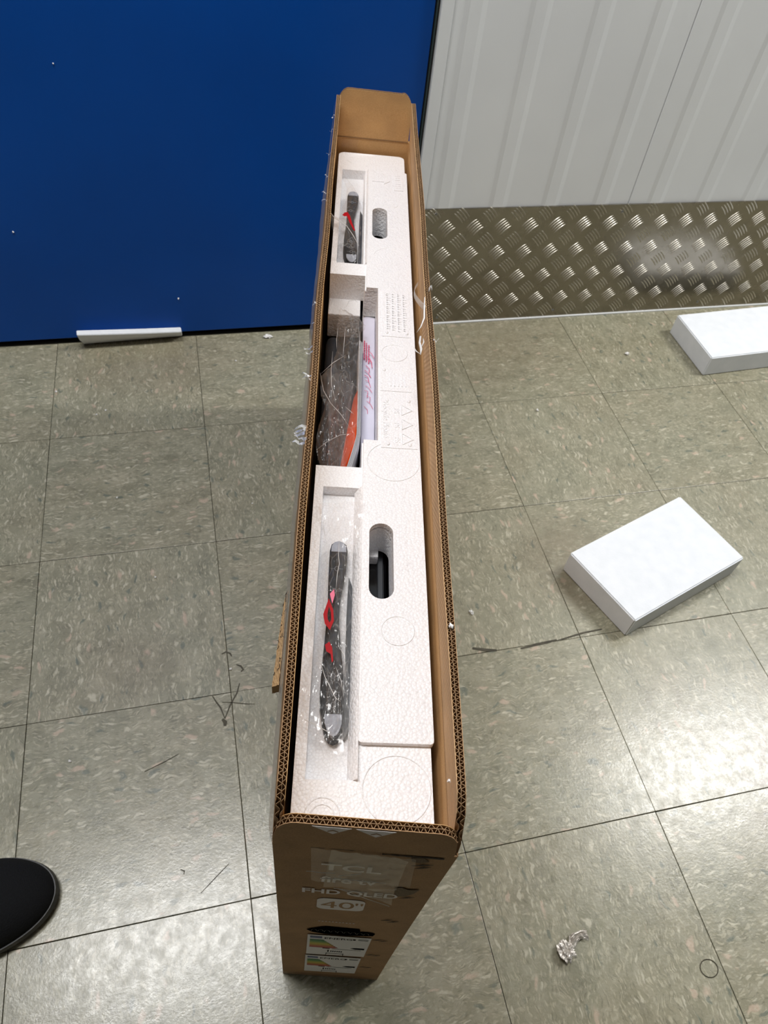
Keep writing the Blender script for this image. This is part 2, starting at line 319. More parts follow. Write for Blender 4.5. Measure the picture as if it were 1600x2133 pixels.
def ridge(cx, cz, ang, ln, wd, h):
    n = 6; ca, sa = math.cos(ang), math.sin(ang); rows = []
    for k in range(n + 1):
        u = (k / n - .5) * ln; ww = wd * math.sqrt(max(0, 1 - (2 * k / n - 1) ** 4)) + .0001; bow = .0016 * (1 - (2 * k / n - 1) ** 2) * (1 if True else 0)
        row = []
        for v, hh in ((-ww, 0), (-ww * .5, h * .75), (0, h), (ww * .5, h * .75), (ww, 0)):
            vv = v + bow; x = cx + u * ca - vv * sa; z = cz + u * sa + vv * ca
            row.append(bm.verts.new((x, YK - hh * (1 if 0 < k < n else 0) + .0001, z)))
        rows.append(row)
    for k in range(n):
        for q in range(4): bm.faces.new((rows[k][q], rows[k + 1][q], rows[k + 1][q + 1], rows[k][q + 1]))
PW = .0668
for i in range(-1, 24):
    for j in range(-1, 6):
        for typ in (0, 1):
            cx = .875 + i * PW + (PW / 2 if typ else 0); cz = .192 - .066 * 3 + j * .066 + (.033 if typ == 0 else 0) - .033 + .033 * (0 if typ == 0 else 0)
            cz = -.006 + j * .066 if typ == 0 else -.039 + j * .066
            a = math.radians(45 if typ == 0 else -45)
            for b in range(5):
                off = (b - 2) * .0065; ox = -math.sin(a) * off; oz = math.cos(a) * off
                X, Z = cx + ox, cz + oz
                if X < .808 or not (.010 < Z < .297): continue
                ridge(X, Z, a, .0335, .0014, .0014)
bmesh.ops.recalc_face_normals(bm, faces=bm.faces)
tr = link_mesh('tread_ridges', bm, M['alur'], kick, False); tag(tr, kind='stuff')
link_mesh('edge_bead', box_bm((.797, YK - .003, .0), (4.4, YK + .002, .0045), .001), M['white'], kick)
for x, z in ((.846, .293), (1.297, .287), (1.75, .290), (1.20, .022), (1.62, .022), (.89, .02)):
    bm = bmesh.new(); bmesh.ops.create_uvsphere(bm, u_segments=10, v_segments=6, radius=.0036); bmesh.ops.scale(bm, vec=(1, .45, 1), verts=bm.verts)
    o = link_mesh('screw', bm, M['steel'], kick, True); o.location = (x, YK - .0002, z)

# blue door with its dark gap and edge seal
door = tag(bpy.data.objects.new('door_1', None), 'glossy blue painted steel door with a dark gap below', None, None, 'structure'); COL.objects.link(door)
link_mesh('door_leaf', box_bm((-.95, Y0 + .004, .013), (.7875, Y0 + .04, 2.2), .0012), M['blue'], door)
link_mesh('edge_seal', box_bm((.7875, Y0 + .008, .004), (.7965, Y0 + .045, 2.74)), M['black'], door)
link_mesh('edge_lip', box_bm((.7905, Y0 + .001, .013), (.7925, Y0 + .02, 2.2), .0005), plain('dark_green_edge', (52, 66, 66), .5), door)
link_mesh('threshold_recess', box_bm((-.95, Y0 + .020, -.003), (.7885, Y0 + .05, .012)), M['black'], door)
wl = link_mesh('wall_left', box_bm((-2.4, Y0, 0), (-.952, Y0 + .05, 2.75)), M['white']); tag(wl, 'white wall to the left of the blue door', None, None, 'structure')
for nm, a, b, m in (('wall_west', (-2.45, -2.6, 0), (-2.4, 1.27, 2.75), 'wall'), ('wall_east', (4.5, -2.6, 0), (4.55, 1.27, 2.75), 'wall'), ('wall_front', (-2.4, -2.65, 0), (4.5, -2.6, 2.75), 'dark'), ('ceiling', (-2.45, -2.65, 2.75), (4.55, 1.27, 2.8), 'ceil')):
    tag(link_mesh(nm, box_bm(a, b), M[m]), 'plain painted ' + nm.replace('_', ' ') + ' closing the storage room', None, None, 'structure')
tag(link_mesh('wall_header', box_bm((-.95, Y0 + .004, 2.2), (.8165, Y0 + .05, 2.75)), M['white']), 'white header above the blue door', None, None, 'structure')
lname = ['left', 'right']
for (p, sx, sy, e, lo), nm in zip(LAMPS, lname):
    r = empty('ceiling_light', p, 0, 'long flat ceiling light at the %s of the room' % nm, 'light', 'ceiling lights')
    link_mesh('frame', box_bm((-sx / 2 - .02, -sy / 2 - .02, -.005), (sx / 2 + .02, sy / 2 + .02, .07)), M['lampf'], r)
    link_mesh('diffuser', box_bm((-sx / 2, -sy / 2, -.012), (sx / 2, sy / 2, -.005)), emis('lamp_diffuser', (1, .98, .95), 6), r)
    lo.parent = r; lo.location = (0, 0, -.03)

# ------------------------------------------------------------------ the carton
ANG = math.radians(-12.2)
O = Vector((.3385, -.095, 0))
BX = empty('cardboard_carton', O, ANG, 'tall narrow open cardboard television carton standing on the floor', 'box')
# local frame of BX: x = across (s), y = along (t), z = up
LB = 1.062; TH = .006; ZC = .584
def bul(t): return math.sin(math.pi * min(1, max(0, t / LB)))
def sL(t, z):
    c = -.003 - .0045 * bul(t) ** .7
    if z <= ZC: return -.003 + (c + .003) * (z / ZC) ** 3
    k = (z - ZC) / .066; return c + (0.0 - .0015 * bul(t) - c + .0008 * math.sin(t * 21) * bul(t)) * k
def sR(t, z):
    c = .1235 + .0025 * bul(t) ** .7
    if z <= ZC: return .1175 + (c - .1175) * (z / ZC) ** 2
    k = (z - ZC) / .066; return c + (.1188 + .0015 * bul(t) - c + .0008 * math.sin(t * 17 + 1) * bul(t)) * k
YN0 = lambda s: -.0545 * (s + .003)        # near face skew
def side_wall(name, fs, sign, mat_in):
    bm = bmesh.new()
    f = lambda u, v: Vector((fs(u * LB, v * ZC), (YN0(fs(0, v * ZC)) + .0005) * (1 - u) + u * LB, v * ZC))
    g = lambda u, v: f(u, v) + Vector((sign * TH, 0, 0)) + Vector((0, .003 * (1 - u) - .003 * u, 0))
    shell(bm, 24, 12, f, g); o = link_mesh(name, bm, M['kraft'], BX, False); o.data.materials.append(mat_in)
    for p in o.data.polygons:
        if p.normal.x * sign > .5: p.material_index = 1
    return o
side_wall('side_wall', sL, 1, M['kraft_in']); side_wall('side_wall', sR, -1, M['kraft_in'])
FO = Vector((-.003, 0, 0)); FE = Vector((.1175, -.0065, 0)); FD = (FE - FO).normalized(); FNn = Vector((-FD.y, FD.x, 0)); FW = (FE - FO).length
def FP(a, z, d=0.): return FO + FD * a - FNn * d + Vector((0, 0, z))      # point on near face; d outward
def end_w(z): return max(0, (z / ZC)) ** 2 * .0055
bm = bmesh.new(); shell(bm, 14, 12, lambda u, v: FP(u * (FW + end_w(v * ZC)), v * ZC), lambda u, v: FP(.002 + u * (FW - .004 + end_w(v * ZC)), v * ZC, -TH)); link_mesh('end_wall', bm, M['kraft'], BX)
bm = bmesh.new(); shell(bm, 8, 4, lambda u, v: Vector((sL(LB, v * ZC) + u * (sR(LB, v * ZC) - sL(LB, v * ZC)), LB, v * ZC)), lambda u, v: Vector((.001 + sL(LB, v * ZC) + u * (sR(LB, v * ZC) - sL(LB, v * ZC) - .002), LB - TH, v * ZC)))
link_mesh('end_wall', bm, M['kraft_in'], BX)
link_mesh('base', box_bm((.0, .0, .001), (.115, LB - .002, .007)), M['kraft'], BX)
# flaps of double wall board: liners + real fluting
def board_flap(P, L, hfun, label, mat_in, mat_out, in_last=True, pitch=.0046, nu=120, jit=.0003):
    """P(u_metres, height_metres, offset 0..TH) -> Vector ; offset 0 = outside"""
    fl = tag(bpy.data.objects.new('flap', None), label); COL.objects.link(fl); fl.parent = BX
    def rag(u, w): return hfun(u) + jit * noise.noise(Vector((u * 160, w * 900, 3))) 
    def lin_sheet(w0, w1, mat, nm):
        bm = bmesh.new(); shell(bm, nu, 3, lambda u, v: P(u * L, v * rag(u * L, w0), w0), lambda u, v: P(u * L, v * rag(u * L, w0), w1)); o = link_mesh(nm, bm, mat, fl); return o
    lin_sheet(0, .0004, mat_out, 'outer_liner'); lin_sheet(.0031, .0034, M['flute'], 'middle_liner'); lin_sheet(TH - .0004, TH, mat_in, 'inner_liner')
    bm = bmesh.new()
    for (w0, w1, ph, pt) in ((.0005, .0031, 0, pitch * .82), (.0034, TH - .0005, 1, pitch)):
        n = int(L / pt * 6); prev = None
        for k in range(n + 1):
            u = L * k / n; c = .5 - .5 * math.cos(2 * math.pi * (u / pt) + ph + .8 * noise.noise(Vector((u * 40, ph, 0)))); c = min(1, max(0, (c - .5) * 1.15 + .5)); wv = w0 + (w1 - w0) * c
            h = hfun(u) - .0004 - .0005 * abs(noise.noise(Vector((u * 300, ph, 9))))
            a = bm.verts.new(P(u, max(.0, h - .03), wv)); b = bm.verts.new(P(u, h, wv))
            if prev: bm.faces.new((prev[0], a, b, prev[1]))
            prev = (a, b)
    o = link_mesh('fluting', bm, M['flute'], fl); tag(o, kind='stuff'); sm = o.modifiers.new('thickness', 'SOLIDIFY'); sm.thickness = .00032; sm.offset = 0; return fl
def hs(u):   # side flap height with rounded ends
    H = .0655; r = .024; r2 = .012
    if u < r: return .020 + (H - .020) * math.sqrt(1 - (1 - u / r) ** 2)
    if L_S - u < r2: return .034 + (H - .034) * math.sqrt(max(0, 1 - (1 - (L_S - u) / r2) ** 2))
    return H + .0006 * math.sin(u * 13)
L_S = LB - .006
board_flap(lambda u, h, w: Vector((sL(u, ZC + h) + w, u + .001, ZC + h)), L_S, hs, 'long left flap standing up, strips of clear tape on its outside', M['kraft_in'], M['kraft'])
board_flap(lambda u, h, w: Vector((sR(u, ZC + h) - w, u - .004, ZC + h)), L_S, hs, 'long right flap standing up, creased along its length', M['kraft_rib'], M['kraft'])
WE = .1225
def he(u):
    H = .0505; r = .016
    if u < r: return .014 + (H - .014) * math.sqrt(1 - (1 - u / r) ** 2)
    if WE - u < r: return .014 + (H - .014) * math.sqrt(max(0, 1 - (1 - (WE - u) / r) ** 2))
    return H
board_flap(lambda u, h, w: FP(u + .0005, ZC + h, .001 - w), WE, he, 'short end flap facing us with two white triangles', M['kraft_in'], M['kraft'], nu=40, pitch=.0052)
WF = .1145
def hf(u):
    H = .0705; r = .017
    if u < r: return .045 + (H - .045) * math.sqrt(1 - (1 - u / r) ** 2)
    if WF - u < r: return .045 + (H - .045) * math.sqrt(max(0, 1 - (1 - (WF - u) / r) ** 2))
    return H - .0015 * u / WF
board_flap(lambda u, h, w: Vector((.0015 + u, LB - w + h * .03, ZC + h)), WF, hf, 'far end flap with rounded corners', M['kraft_in'], M['kraft'], nu=40)
# crease lines on inside of right flap
bm = bmesh.new(); grid(bm, 60, 1, lambda u, v: Vector((sR(u * LB, ZC + .0) - TH - .0002 - .0003 * v, .01 + u * (LB - .03), ZC - .0005 + v * .0016))); link_mesh('crease', bm, M['kraft'], BX)

bm = bmesh.new(); tube(bm, [(.002 + .113 * k / 8, LB - TH - .0002, ZC + .0006) for k in range(9)], .0007, 5); link_mesh('crease', bm, M['tape_dark2'], BX)  # dark board colour paints the shade along the far crease
# --- prints on the near face
def fm(a, z, d=.0007):    # text matrix : x -> FD, y -> up
    m = Matrix(((FD.x, 0, -FNn.x, 0), (FD.y, 0, -FNn.y, 0), (0, 1, 0, 0), (0, 0, 0, 1))); m.translation = FP(a, z, d); return m
PR = bpy.data.objects.new('printing', None); COL.objects.link(PR); PR.parent = BX
def ftext(s, a, z, size, xs, mat='ink', nm='lettering', d=.0007): return link_mesh(nm, text_mesh(s, size, fm(a, z, d), xs=xs, bold=size * (.022 if mat == 'ink' else 0)), M[mat], PR)
def fquad(pts, mat, nm, d=.0006, parent=None, th=.0002):
    bm = bmesh.new(); A = [bm.verts.new(FP(a, z, d)) for a, z in pts]; B = [bm.verts.new(FP(a, z, d - th)) for a, z in pts]; n = len(pts)
    bm.faces.new(A); bm.faces.new(B[::-1])
    for k in range(n): bm.faces.new((A[k], A[k - 1], B[k - 1], B[k]))
    bmesh.ops.recalc_face_normals(bm, faces=bm.faces); return link_mesh(nm, bm, M[mat] if isinstance(mat, str) else mat, parent or PR)
ftext('TCL', .0346, .5275, .0235, 1.04, d=.0009); ftext('fire tv', .0350, .4920, .0235, .76, d=.0009); ftext('FHD QLED', .0203, .4530, .0200, .82)
def rrect(a0, a1, z0, z1, r, n=5):
    P = []
    for cx, cz, s in ((a1 - r, z1 - r, 0), (a0 + r, z1 - r, 1), (a0 + r, z0 + r, 2), (a1 - r, z0 + r, 3)):
        for k in range(n + 1): q = (s + k / n) * math.pi / 2; P.append((cx + r * math.cos(q), cz + r * math.sin(q)))
    return P
fquad(rrect(.0340, .0746, .3955, .4358, .008), 'ink', 'size_badge'); ftext('40', .0372, .4025, .0345, .86, 'kraft'); ftext('"', .0655, .4010, .034, .75, 'kraft')
for k in range(11): fquad([(.037 + k * .0032, .3425 - k * .0001), (.037 + k * .0032 + .0018, .3425 - k * .0001), (.037 + k * .0032 + .0018, .344 - k * .0001), (.037 + k * .0032, .344 - k * .0001)], 'ink', 'print_dash')
for tri in ([(.0262, .6325), (.0396, .6190), (.0510, .6325)], [(.0540, .6325), (.0672, .6190), (.0792, .6325)]):
    fquad(tri, 'ink', 'white_triangle', .0016); cx = tri[1][0]
    fquad([(cx - .0035, .6248), (cx - .0035, .6240), (cx, .6268), (cx + .0035, .6240), (cx + .0035, .6248), (cx, .6280)], 'kraft', 'arrow_mark', .0019)
# marker scribble
sc = fquad([(.0268, .3005), (.031, .307), (.0437, .3205), (.0776, .3175), (.0786, .3055), (.0870, .3065), (.0935, .3015), (.0921, .2907), (.085, .288), (.065, .2831), (.045, .2845), (.0327, .2906)], 'marker', 'marker_scribble', .0008)
for k in range(9):
    bm = bmesh.new(); cx = .034 + k * .0064; tube(bm, [FP(cx + .0027 * math.cos(q), .2975 - k * .0005 + .009 * math.sin(q), .0010) for q in [j * .42 + .2 for j in range(8)]], .00022, 4); link_mesh('marker_loop', bm, M['mk2'], sc)
# energy labels
def energy(a0, a1, z0, z1, k):
    L = fquad([(a0, z1), (a1, z1 + .001), (a1 - .0005, z0 + .0045), (a0 - .0004, z0)], 'paper', 'energy_label', .0011, BX); L['label'] = ('upper' if k == 0 else 'lower') + ' white energy rating label with coloured bars'
    H = z1 - z0; W = a1 - a0
    q = lambda x0, x1, y0, y1, m, nm: fquad([(a0 + x0 * W, z0 + y0 * H), (a0 + x1 * W, z0 + y0 * H), (a0 + x1 * W, z0 + y1 * H), (a0 + x0 * W, z0 + y1 * H)], m, nm, .0014, L)
    q(.04, .23, .87, .95, 'flagb', 'blue_field')
    link_mesh('lettering', text_mesh('ENERG', H * .105, fm(a0 + .26 * W, z0 + .865 * H, .0015), xs=.80), M['marker'], L); q(.72, .76, .88, .92, 'marker', 'bolt_mark'); q(.80, .96, .885, .89, 'marker', 'rule'); q(.80, .96, .93, .935, 'marker', 'rule')
    cols = ((50, 120, 70), (80, 140, 60), (150, 160, 50), (190, 178, 40), (190, 145, 40), (186, 100, 40), (170, 55, 40))
    for n_, c in enumerate(cols):
        y1 = .80 - n_ * .056; y0 = y1 - .054; x1 = .24 + n_ * .038
        fquad([(a0 + .04 * W, z0 + y0 * H), (a0 + x1 * W, z0 + y0 * H), (a0 + (x1 + .04) * W, z0 + (y0 + y1) / 2 * H), (a0 + x1 * W, z0 + y1 * H), (a0 + .04 * W, z0 + y1 * H)], ECOL[n_], 'rating_bar', .0014, L)
    fquad([(a0 + .72 * W, z0 + .46 * H), (a0 + .80 * W, z0 + .43 * H), (a0 + .95 * W, z0 + .43 * H), (a0 + .95 * W, z0 + .49 * H), (a0 + .80 * W, z0 + .49 * H)], 'marker', 'rating_arrow', .0014, L)
    q(.26, .38, .375, .395, 'marker', 'figure_line'); q(.42, .90, .372, .376, 'marker', 'rule')
    q(.35, .351 + .02, .20, .30, 'marker', 'figure_line')
    for n_ in range(6): q(.40 + n_ * .035, .42 + n_ * .035, .22, .27, 'marker', 'figure_line')
    q(.33, .34, .04, .14, 'marker', 'bracket'); q(.62, .63, .04, .14, 'marker', 'bracket'); q(.34, .62, .12, .127, 'marker', 'bracket')
M['flagb'] = plain('flag_blue', (70, 84, 130), .6)
ECOL = [plain('rating_colour', c, .6) for c in ((50, 120, 70), (80, 140, 60), (150, 160, 50), (190, 178, 40), (190, 145, 40), (186, 100, 40), (170, 55, 40))]
energy(.0282, .0921, .1670, .2782, 0); energy(.0272, .0895, .0445, .1590, 1)
# cuts and torn bits
for a, z, l in ((.0980, .5555, .015), (.1010, .549, .011), (.0935, .3655, .010), (.0995, .3600, .010), (.0935, .2685, .009), (.0998, .2650, .009), (.0935, .1815, .009), (.0998, .179, .009), (.0905, .0965, .009), (.097, .0945, .009), (.100, .456, .012)):
    fquad([(a, z), (a + l * .55, z + .0018), (a + l, z + .0058), (a + l * .5, z + .0045)], 'tape_dark', 'cut_slit', .0008)
for z0, a0, a1 in ((.5840, .026, .060), (.5790, .075, .118)):
    pts = [(a0 + (a1 - a0) * k / 12, z0 + .0008 * random.random()) for k in range(13)] + [(a1 - (a1 - a0) * k / 12, z0 - .0010 - .0022 * random.random()) for k in range(13)]
    fquad(pts, 'tape_dark', 'torn_crease', .0007)
fquad([(.0935, .488), (.098, .492), (.104, .486), (.1125, .4885), (.110, .476), (.104, .465), (.098, .462), (.0945, .471)], mk_kraft('torn_board', (112, 96, 76)), 'torn_patch', .0009)
fquad([(.0955, .576), (.104, .578), (.109, .569), (.103, .564), (.097, .567)], mk_kraft('torn_board_dark', (96, 76, 56)), 'torn_patch', .0009)
# clear tape on the near face, rumpled sheet
def ftape(pts_top, pts_bot, nm, mat, amp, nu=50, nv=24, d=.0014, seed=0):
    bm = bmesh.new()
    def f(u, v):
        a = (pts_top[0][0] * (1 - u) + pts_top[1][0] * u) * (1 - v) + (pts_bot[0][0] * (1 - u) + pts_bot[1][0] * u) * v
        z = (pts_top[0][1] * (1 - u) + pts_top[1][1] * u) * (1 - v) + (pts_bot[0][1] * (1 - u) + pts_bot[1][1] * u) * v
        q = Vector((a * 70, z * 60, seed)); r = abs(noise.noise(q)) * 1.4 + .5 * abs(noise.noise(q * 2.7))
        return FP(a, z, d + amp * r)
    grid(bm, nu, nv, f); return link_mesh(nm, bm, M[mat], BX, True)
ftape([(.0265, .5850), (.0990, .5765)], [(.0278, .4975), (.1038, .4985)], 'clear_tape', 'tape', .0012, seed=1)
ftape([(.0400, .5870), (.0930, .5800)], [(.0376, .4836), (.094, .4900)], 'clear_tape', 'tape2', .0022, seed=4, d=.0022)
ftape([(.0506, .4768), (.0931, .4903)], [(.080, .452), (.0955, .4401)], 'clear_tape', 'tape2', .0012, seed=9)
ftape([(-.001, .030), (.121, .030)], [(-.001, .003), (.121, .003)], 'clear_tape', 'tape', .0004, seed=12, nv=6)
for z0, a0, a1, z1 in ((.530, .024, .045, .5295), (.516, .045, .084, .512), (.5235, .048, .064, .534), (.5115, .035, .050, .5155), (.485, .046, .070, .4785), (.484, .050, .094, .437)):
    bm = bmesh.new(); tube(bm, [FP(a0 + (a1 - a0) * k / 8, z0 + (z1 - z0) * k / 8 + .0006 * math.sin(k), .0034) for k in range(9)], .00025, 4); link_mesh('tape_wrinkle', bm, M['shredf'], BX)
# shine strip where tape bridges the crease
bm = bmesh.new(); grid(bm, 12, 6, lambda u, v: FP(.061 + .013 * u, .5875 - .0075 * v - .004 * u, .0016 + .0022 * math.sin(math.pi * v))); link_mesh('tape_blister', bm, M['tape'], BX, True)

# tape along outside of left flap, wavering upper edge
bm = bmesh.new()
grid(bm, 160, 8, lambda u, v: Vector((sL(.01 + u * 1.03, ZC - .05 + v * .11) - .0012 - .0016 * abs(noise.noise(Vector((u * 22, v * 2, 5)))) - .0035 * math.sin(math.pi * v) * (.5 + .5 * noise.noise(Vector((u * 7, 1, 5)))), .01 + u * 1.03, ZC - .05 + v * .11 + (.003 * noise.noise(Vector((u * 50, 7, 0))) if v > .9 else 0))))
link_mesh('clear_tape', bm, M['tape3'], BX, True)['label'] = 'loose clear tape along the outside of the left flap'
bm = bmesh.new()
grid(bm, 40, 4, lambda u, v: Vector((sR(.44 + u * .12, ZC + .035 + v * .03) + .0008 + .001 * abs(noise.noise(Vector((u * 12, v * 3, 8)))), .53 + u * .075, ZC + .035 + v * .031)))
link_mesh('clear_tape', bm, M['tape'], BX, True)
def shred(x, y, z, dx, dy, dz, wd, n, mat='shredf', seed=0):
    """a small curled ragged strip of tape"""
    rnd = random.Random(seed); bm = bmesh.new(); A = None
    for k in range(n + 1):
        f = k / n; c = Vector((x + dx * f + .0012 * rnd.uniform(-1, 1), y + dy * f + .0012 * rnd.uniform(-1, 1), z + dz * f + .002 * math.sin(f * 5 + seed)))
        w_ = Vector((0, wd * (1 - .6 * f) * rnd.uniform(.6, 1.1), wd * .3 * rnd.uniform(-1, 1))); a, b = bm.verts.new(c - w_), bm.verts.new(c + w_)
        if A: bm.faces.new((A[0], a, b, A[1]))
        A = (a, b)
    return link_mesh('tape_shred', bm, M[mat], BX)
for k, (t_, ln) in enumerate(((.975, .004), (.93, .004), (.86, .005), (.80, .005), (.755, .006), (.735, .006), (.52, .004), (.485, .005), (.445, .009), (.44, .007), (.405, .009), (.40, .008), (.335, .011), (.33, .011), (.325, .011), (.320, .011), (.315, .010))):
    shred(sL(t_, .645), t_, .648, -ln, random.uniform(-.003, .003), -.002, .0018 if t_ > .34 else .0024, 5, seed=k)
shred(.119, .556, .652, .0035, .002, .001, .004, 5, seed=31); shred(.119, .47, .648, .006, .004, .0, .002, 5, seed=33); shred(.1185, .262, .645, .004, .002, 0, .001, 4, seed=35)
bm = bmesh.new(); grid(bm, 10, 3, lambda u, v: Vector((.1135 - .011 * math.sin(u * 2.6), .525 + .05 * u * (1 if v < 2 else 1) + .0, .652 - .008 * v * (1 - .3 * u) - .004 * u))); link_mesh('tape_shred', bm, M['shredf'], BX, True)
for pts, r in (([(.1128, .540, .652), (.112, .525, .650), (.1115, .508, .648), (.108, .497, .645), (.104, .492, .641)], [.0004, .0008, .0009, .0006, .0002]), ([(.108, .487, .640), (.107, .479, .638), (.1085, .470, .637), (.1075, .462, .636)], [.0011, .0013, .0016, .0004]), ([(.1075, .463, .636), (.103, .466, .637), (.1005, .472, .638)], [.0003, .0006, .0003]), ([(.1105, .484, .640), (.111, .478, .640), (.109, .472, .639)], [.0003, .0008, .0005])):
    bm = bmesh.new(); tube(bm, pts, r, 6); link_mesh('paper_curl', bm, M['shred'], BX, True)
# torn strip of board hanging on the outside left
bm = bmesh.new()
def tb(u, v, d):
    t_ = .112 + .086 * u; wd = (.0032 + .0022 * (1 - u)) * (1 - .35 * u ** 6)
    return Vector((-.0072 - .0008 * (1 - u) - wd * v + .0006 * noise.noise(Vector((u * 30, v * 3, d))), t_, .590 - .004 * v + d * .012 + .0012 * noise.noise(Vector((u * 50, v * 8, 2 + d)))))
shell(bm, 40, 6, lambda u, v: tb(u, v, 0), lambda u, v: tb(u, v, -1)); link_mesh('torn_board_strip', bm, mk_kraft('torn_fibre', (160, 128, 88)), BX)
bm = bmesh.new()
for k in range(22):
    u = random.random(); v = random.random(); p = tb(u, v, 0) + Vector((0, 0, .0005)); tube(bm, [p, p + Vector((random.uniform(-.0008, .0008), random.uniform(-.002, .002), random.uniform(0, .0006))), p + Vector((random.uniform(-.0012, .0012), random.uniform(-.004, .004), 0))], .00025, 4)
tag(link_mesh('torn_fibres', bm, M['tape_dark'], BX), kind='stuff')
# tape patch inside far end
bm = bmesh.new(); grid(bm, 16, 10, lambda u, v: Vector((.010 + .026 * u, LB - TH - .0009 - .0014 * abs(noise.noise(Vector((u * 5, v * 4, 2)))), .582 - .03 * v))); link_mesh('clear_tape', bm, M['tape'], BX, True)

# ------------------------------------------------------------------ foam insert
FI = empty('foam_packing', O, ANG, 'long white polystyrene packing insert with pockets and hand slots inside the carton', 'foam packing')
def bool_mesh(base_bm, cuts, bev=.0012):
    me = bpy.data.meshes.new('foam_body'); base_bm.to_mesh(me); base_bm.free(); o = bpy.data.objects.new('foam_body', me); COL.objects.link(o)
    cs = []
    for c in cuts:
        m2 = bpy.data.meshes.new('cut'); c.to_mesh(m2); c.free(); q = bpy.data.objects.new('cut', m2); COL.objects.link(q); cs.append(q)
        md = o.modifiers.new('b', 'BOOLEAN'); md.operation = 'DIFFERENCE'; md.solver = 'EXACT'; md.object = q
    md = o.modifiers.new('v', 'BEVEL'); md.width = bev; md.segments = 2; md.limit_method = 'ANGLE'; md.angle_limit = math.radians(50)
    bpy.context.view_layer.update(); r = bpy.data.meshes.new_from_object(o.evaluated_get(bpy.context.evaluated_depsgraph_get()))
    bpy.data.objects.remove(o)
    for q in cs: bpy.data.objects.remove(q)
    return r
def taper(a, b, k):   # box whose bottom is inset by k
    bm = box_bm(a, b)
    for v in bm.verts:
        if v.co.z < (a[2] + b[2]) / 2: v.co.x += k if v.co.x < (a[0] + b[0]) / 2 else -k; v.co.y += k if v.co.y < (a[1] + b[1]) / 2 else -k
    return bm
ZT, ZE, ZB = .570, .5645, .526
def stadium(cs, ct, w_, l_, z0, z1):
    P = [(cs + w_ / 2 * math.cos(q), ct + l_ / 2 - w_ / 2 + w_ / 2 * math.sin(q)) for q in [math.pi * k / 12 for k in range(13)]] + [(cs - w_ / 2 * math.cos(q), ct - l_ / 2 + w_ / 2 - w_ / 2 * math.sin(q)) for q in [math.pi * k / 12 for k in range(13)]]
    bm = bmesh.new(); prism(bm, P, z0, z1); bmesh.ops.recalc_face_normals(bm, faces=bm.faces); return bm
base = bmesh.new()
def rr2(x0, x1, y0, y1, r0, r1, n=6):
    P = []
    for cx, cy, s, r in ((x1 - r1, y1 - r1, 0, r1), (x0 + r1, y1 - r1, 1, r1), (x0 + r0, y0 + r0, 2, r0), (x1 - r0, y0 + r0, 3, r0)):
        for k in range(n + 1): q = (s + k / n) * math.pi / 2; P.append((cx + r * math.cos(q), cy + r * math.sin(q)))
    return P
prism(base, rr2(.0072, .1112, .010, 1.047, .002, .010), ZB, ZE); bmesh.ops.recalc_face_normals(base, faces=base.faces)
cuts = [taper((.0160, .050, .5520), (.0535, .338, .60), .0), box_bm((-.02, .366, .40), (.0530, .706, .60)), box_bm((.040, .401, .40), (.0692, .673, .60)),
        taper((.0145, .733, .5500), (.0500, .990, .60), .0), stadium(.0727, .2488, .0222, .084, .4, .6), stadium(.0717, .8312, .0210, .082, .4, .6)]
me = bool_mesh(base, cuts, .0014); link_mesh('foam_body', me, M['eps'], FI)
# raised long strip on the right
rb = bmesh.new(); prism(rb, rr2(.0545, .1132, .077, .983, .003, .003, 4), ZE - .002, ZT); bmesh.ops.recalc_face_normals(rb, faces=rb.faces)
me = bool_mesh(rb, [stadium(.0727, .2488, .0222, .084, .4, .6), stadium(.0717, .8312, .0210, .082, .4, .6), box_bm((.040, .401, .40), (.0692, .673, .60))], .0018); link_mesh('raised_strip', me, M['eps'], FI)
# sloping inner ledges of the pockets
def ledge(pts, z0, z1, nm='pocket_ledge'):
    bm = bmesh.new(); prism(bm, pts, z0, z1); bmesh.ops.recalc_face_normals(bm, faces=bm.faces); bmesh.ops.bevel(bm, geom=bm.edges[:], offset=.0008, segments=2, affect='EDGES'); link_mesh(nm, bm, M['eps'], FI)
bm = bmesh.new()
shell(bm, 30, 4, lambda u, v: Vector((.0548 - .0075 * v, .0498 + .2885 * u, ZT - .0008 - .0125 * v ** 1.3)), lambda u, v: Vector((.0548 - .0060 * v, .0498 + .2885 * u, .5515))); link_mesh('pocket_slope', bm, M['eps'], FI, False)
bm = bmesh.new()
shell(bm, 30, 4, lambda u, v: Vector((.0548 - .0070 * v, .7328 + .257 * u, ZT - .0008 - .0135 * v ** 1.3)), lambda u, v: Vector((.0548 - .0055 * v, .7328 + .257 * u, .5495))); link_mesh('pocket_slope', bm, M['eps'], FI, False)
# stepped wall at the far side of the middle opening and the lower foam
link_mesh('lower_ledge', box_bm((.0072, .672, .49), (.0495, .712, .5265), .0015), M['eps'], FI)
link_mesh('slot_back', box_bm((.0530, .664, .518), (.0690, .690, .5235), .001), M['eps'], FI)
link_mesh('slot_shelf', box_bm((.0600, .281, .505), (.0735, .296, .529), .002), M['eps'], FI)
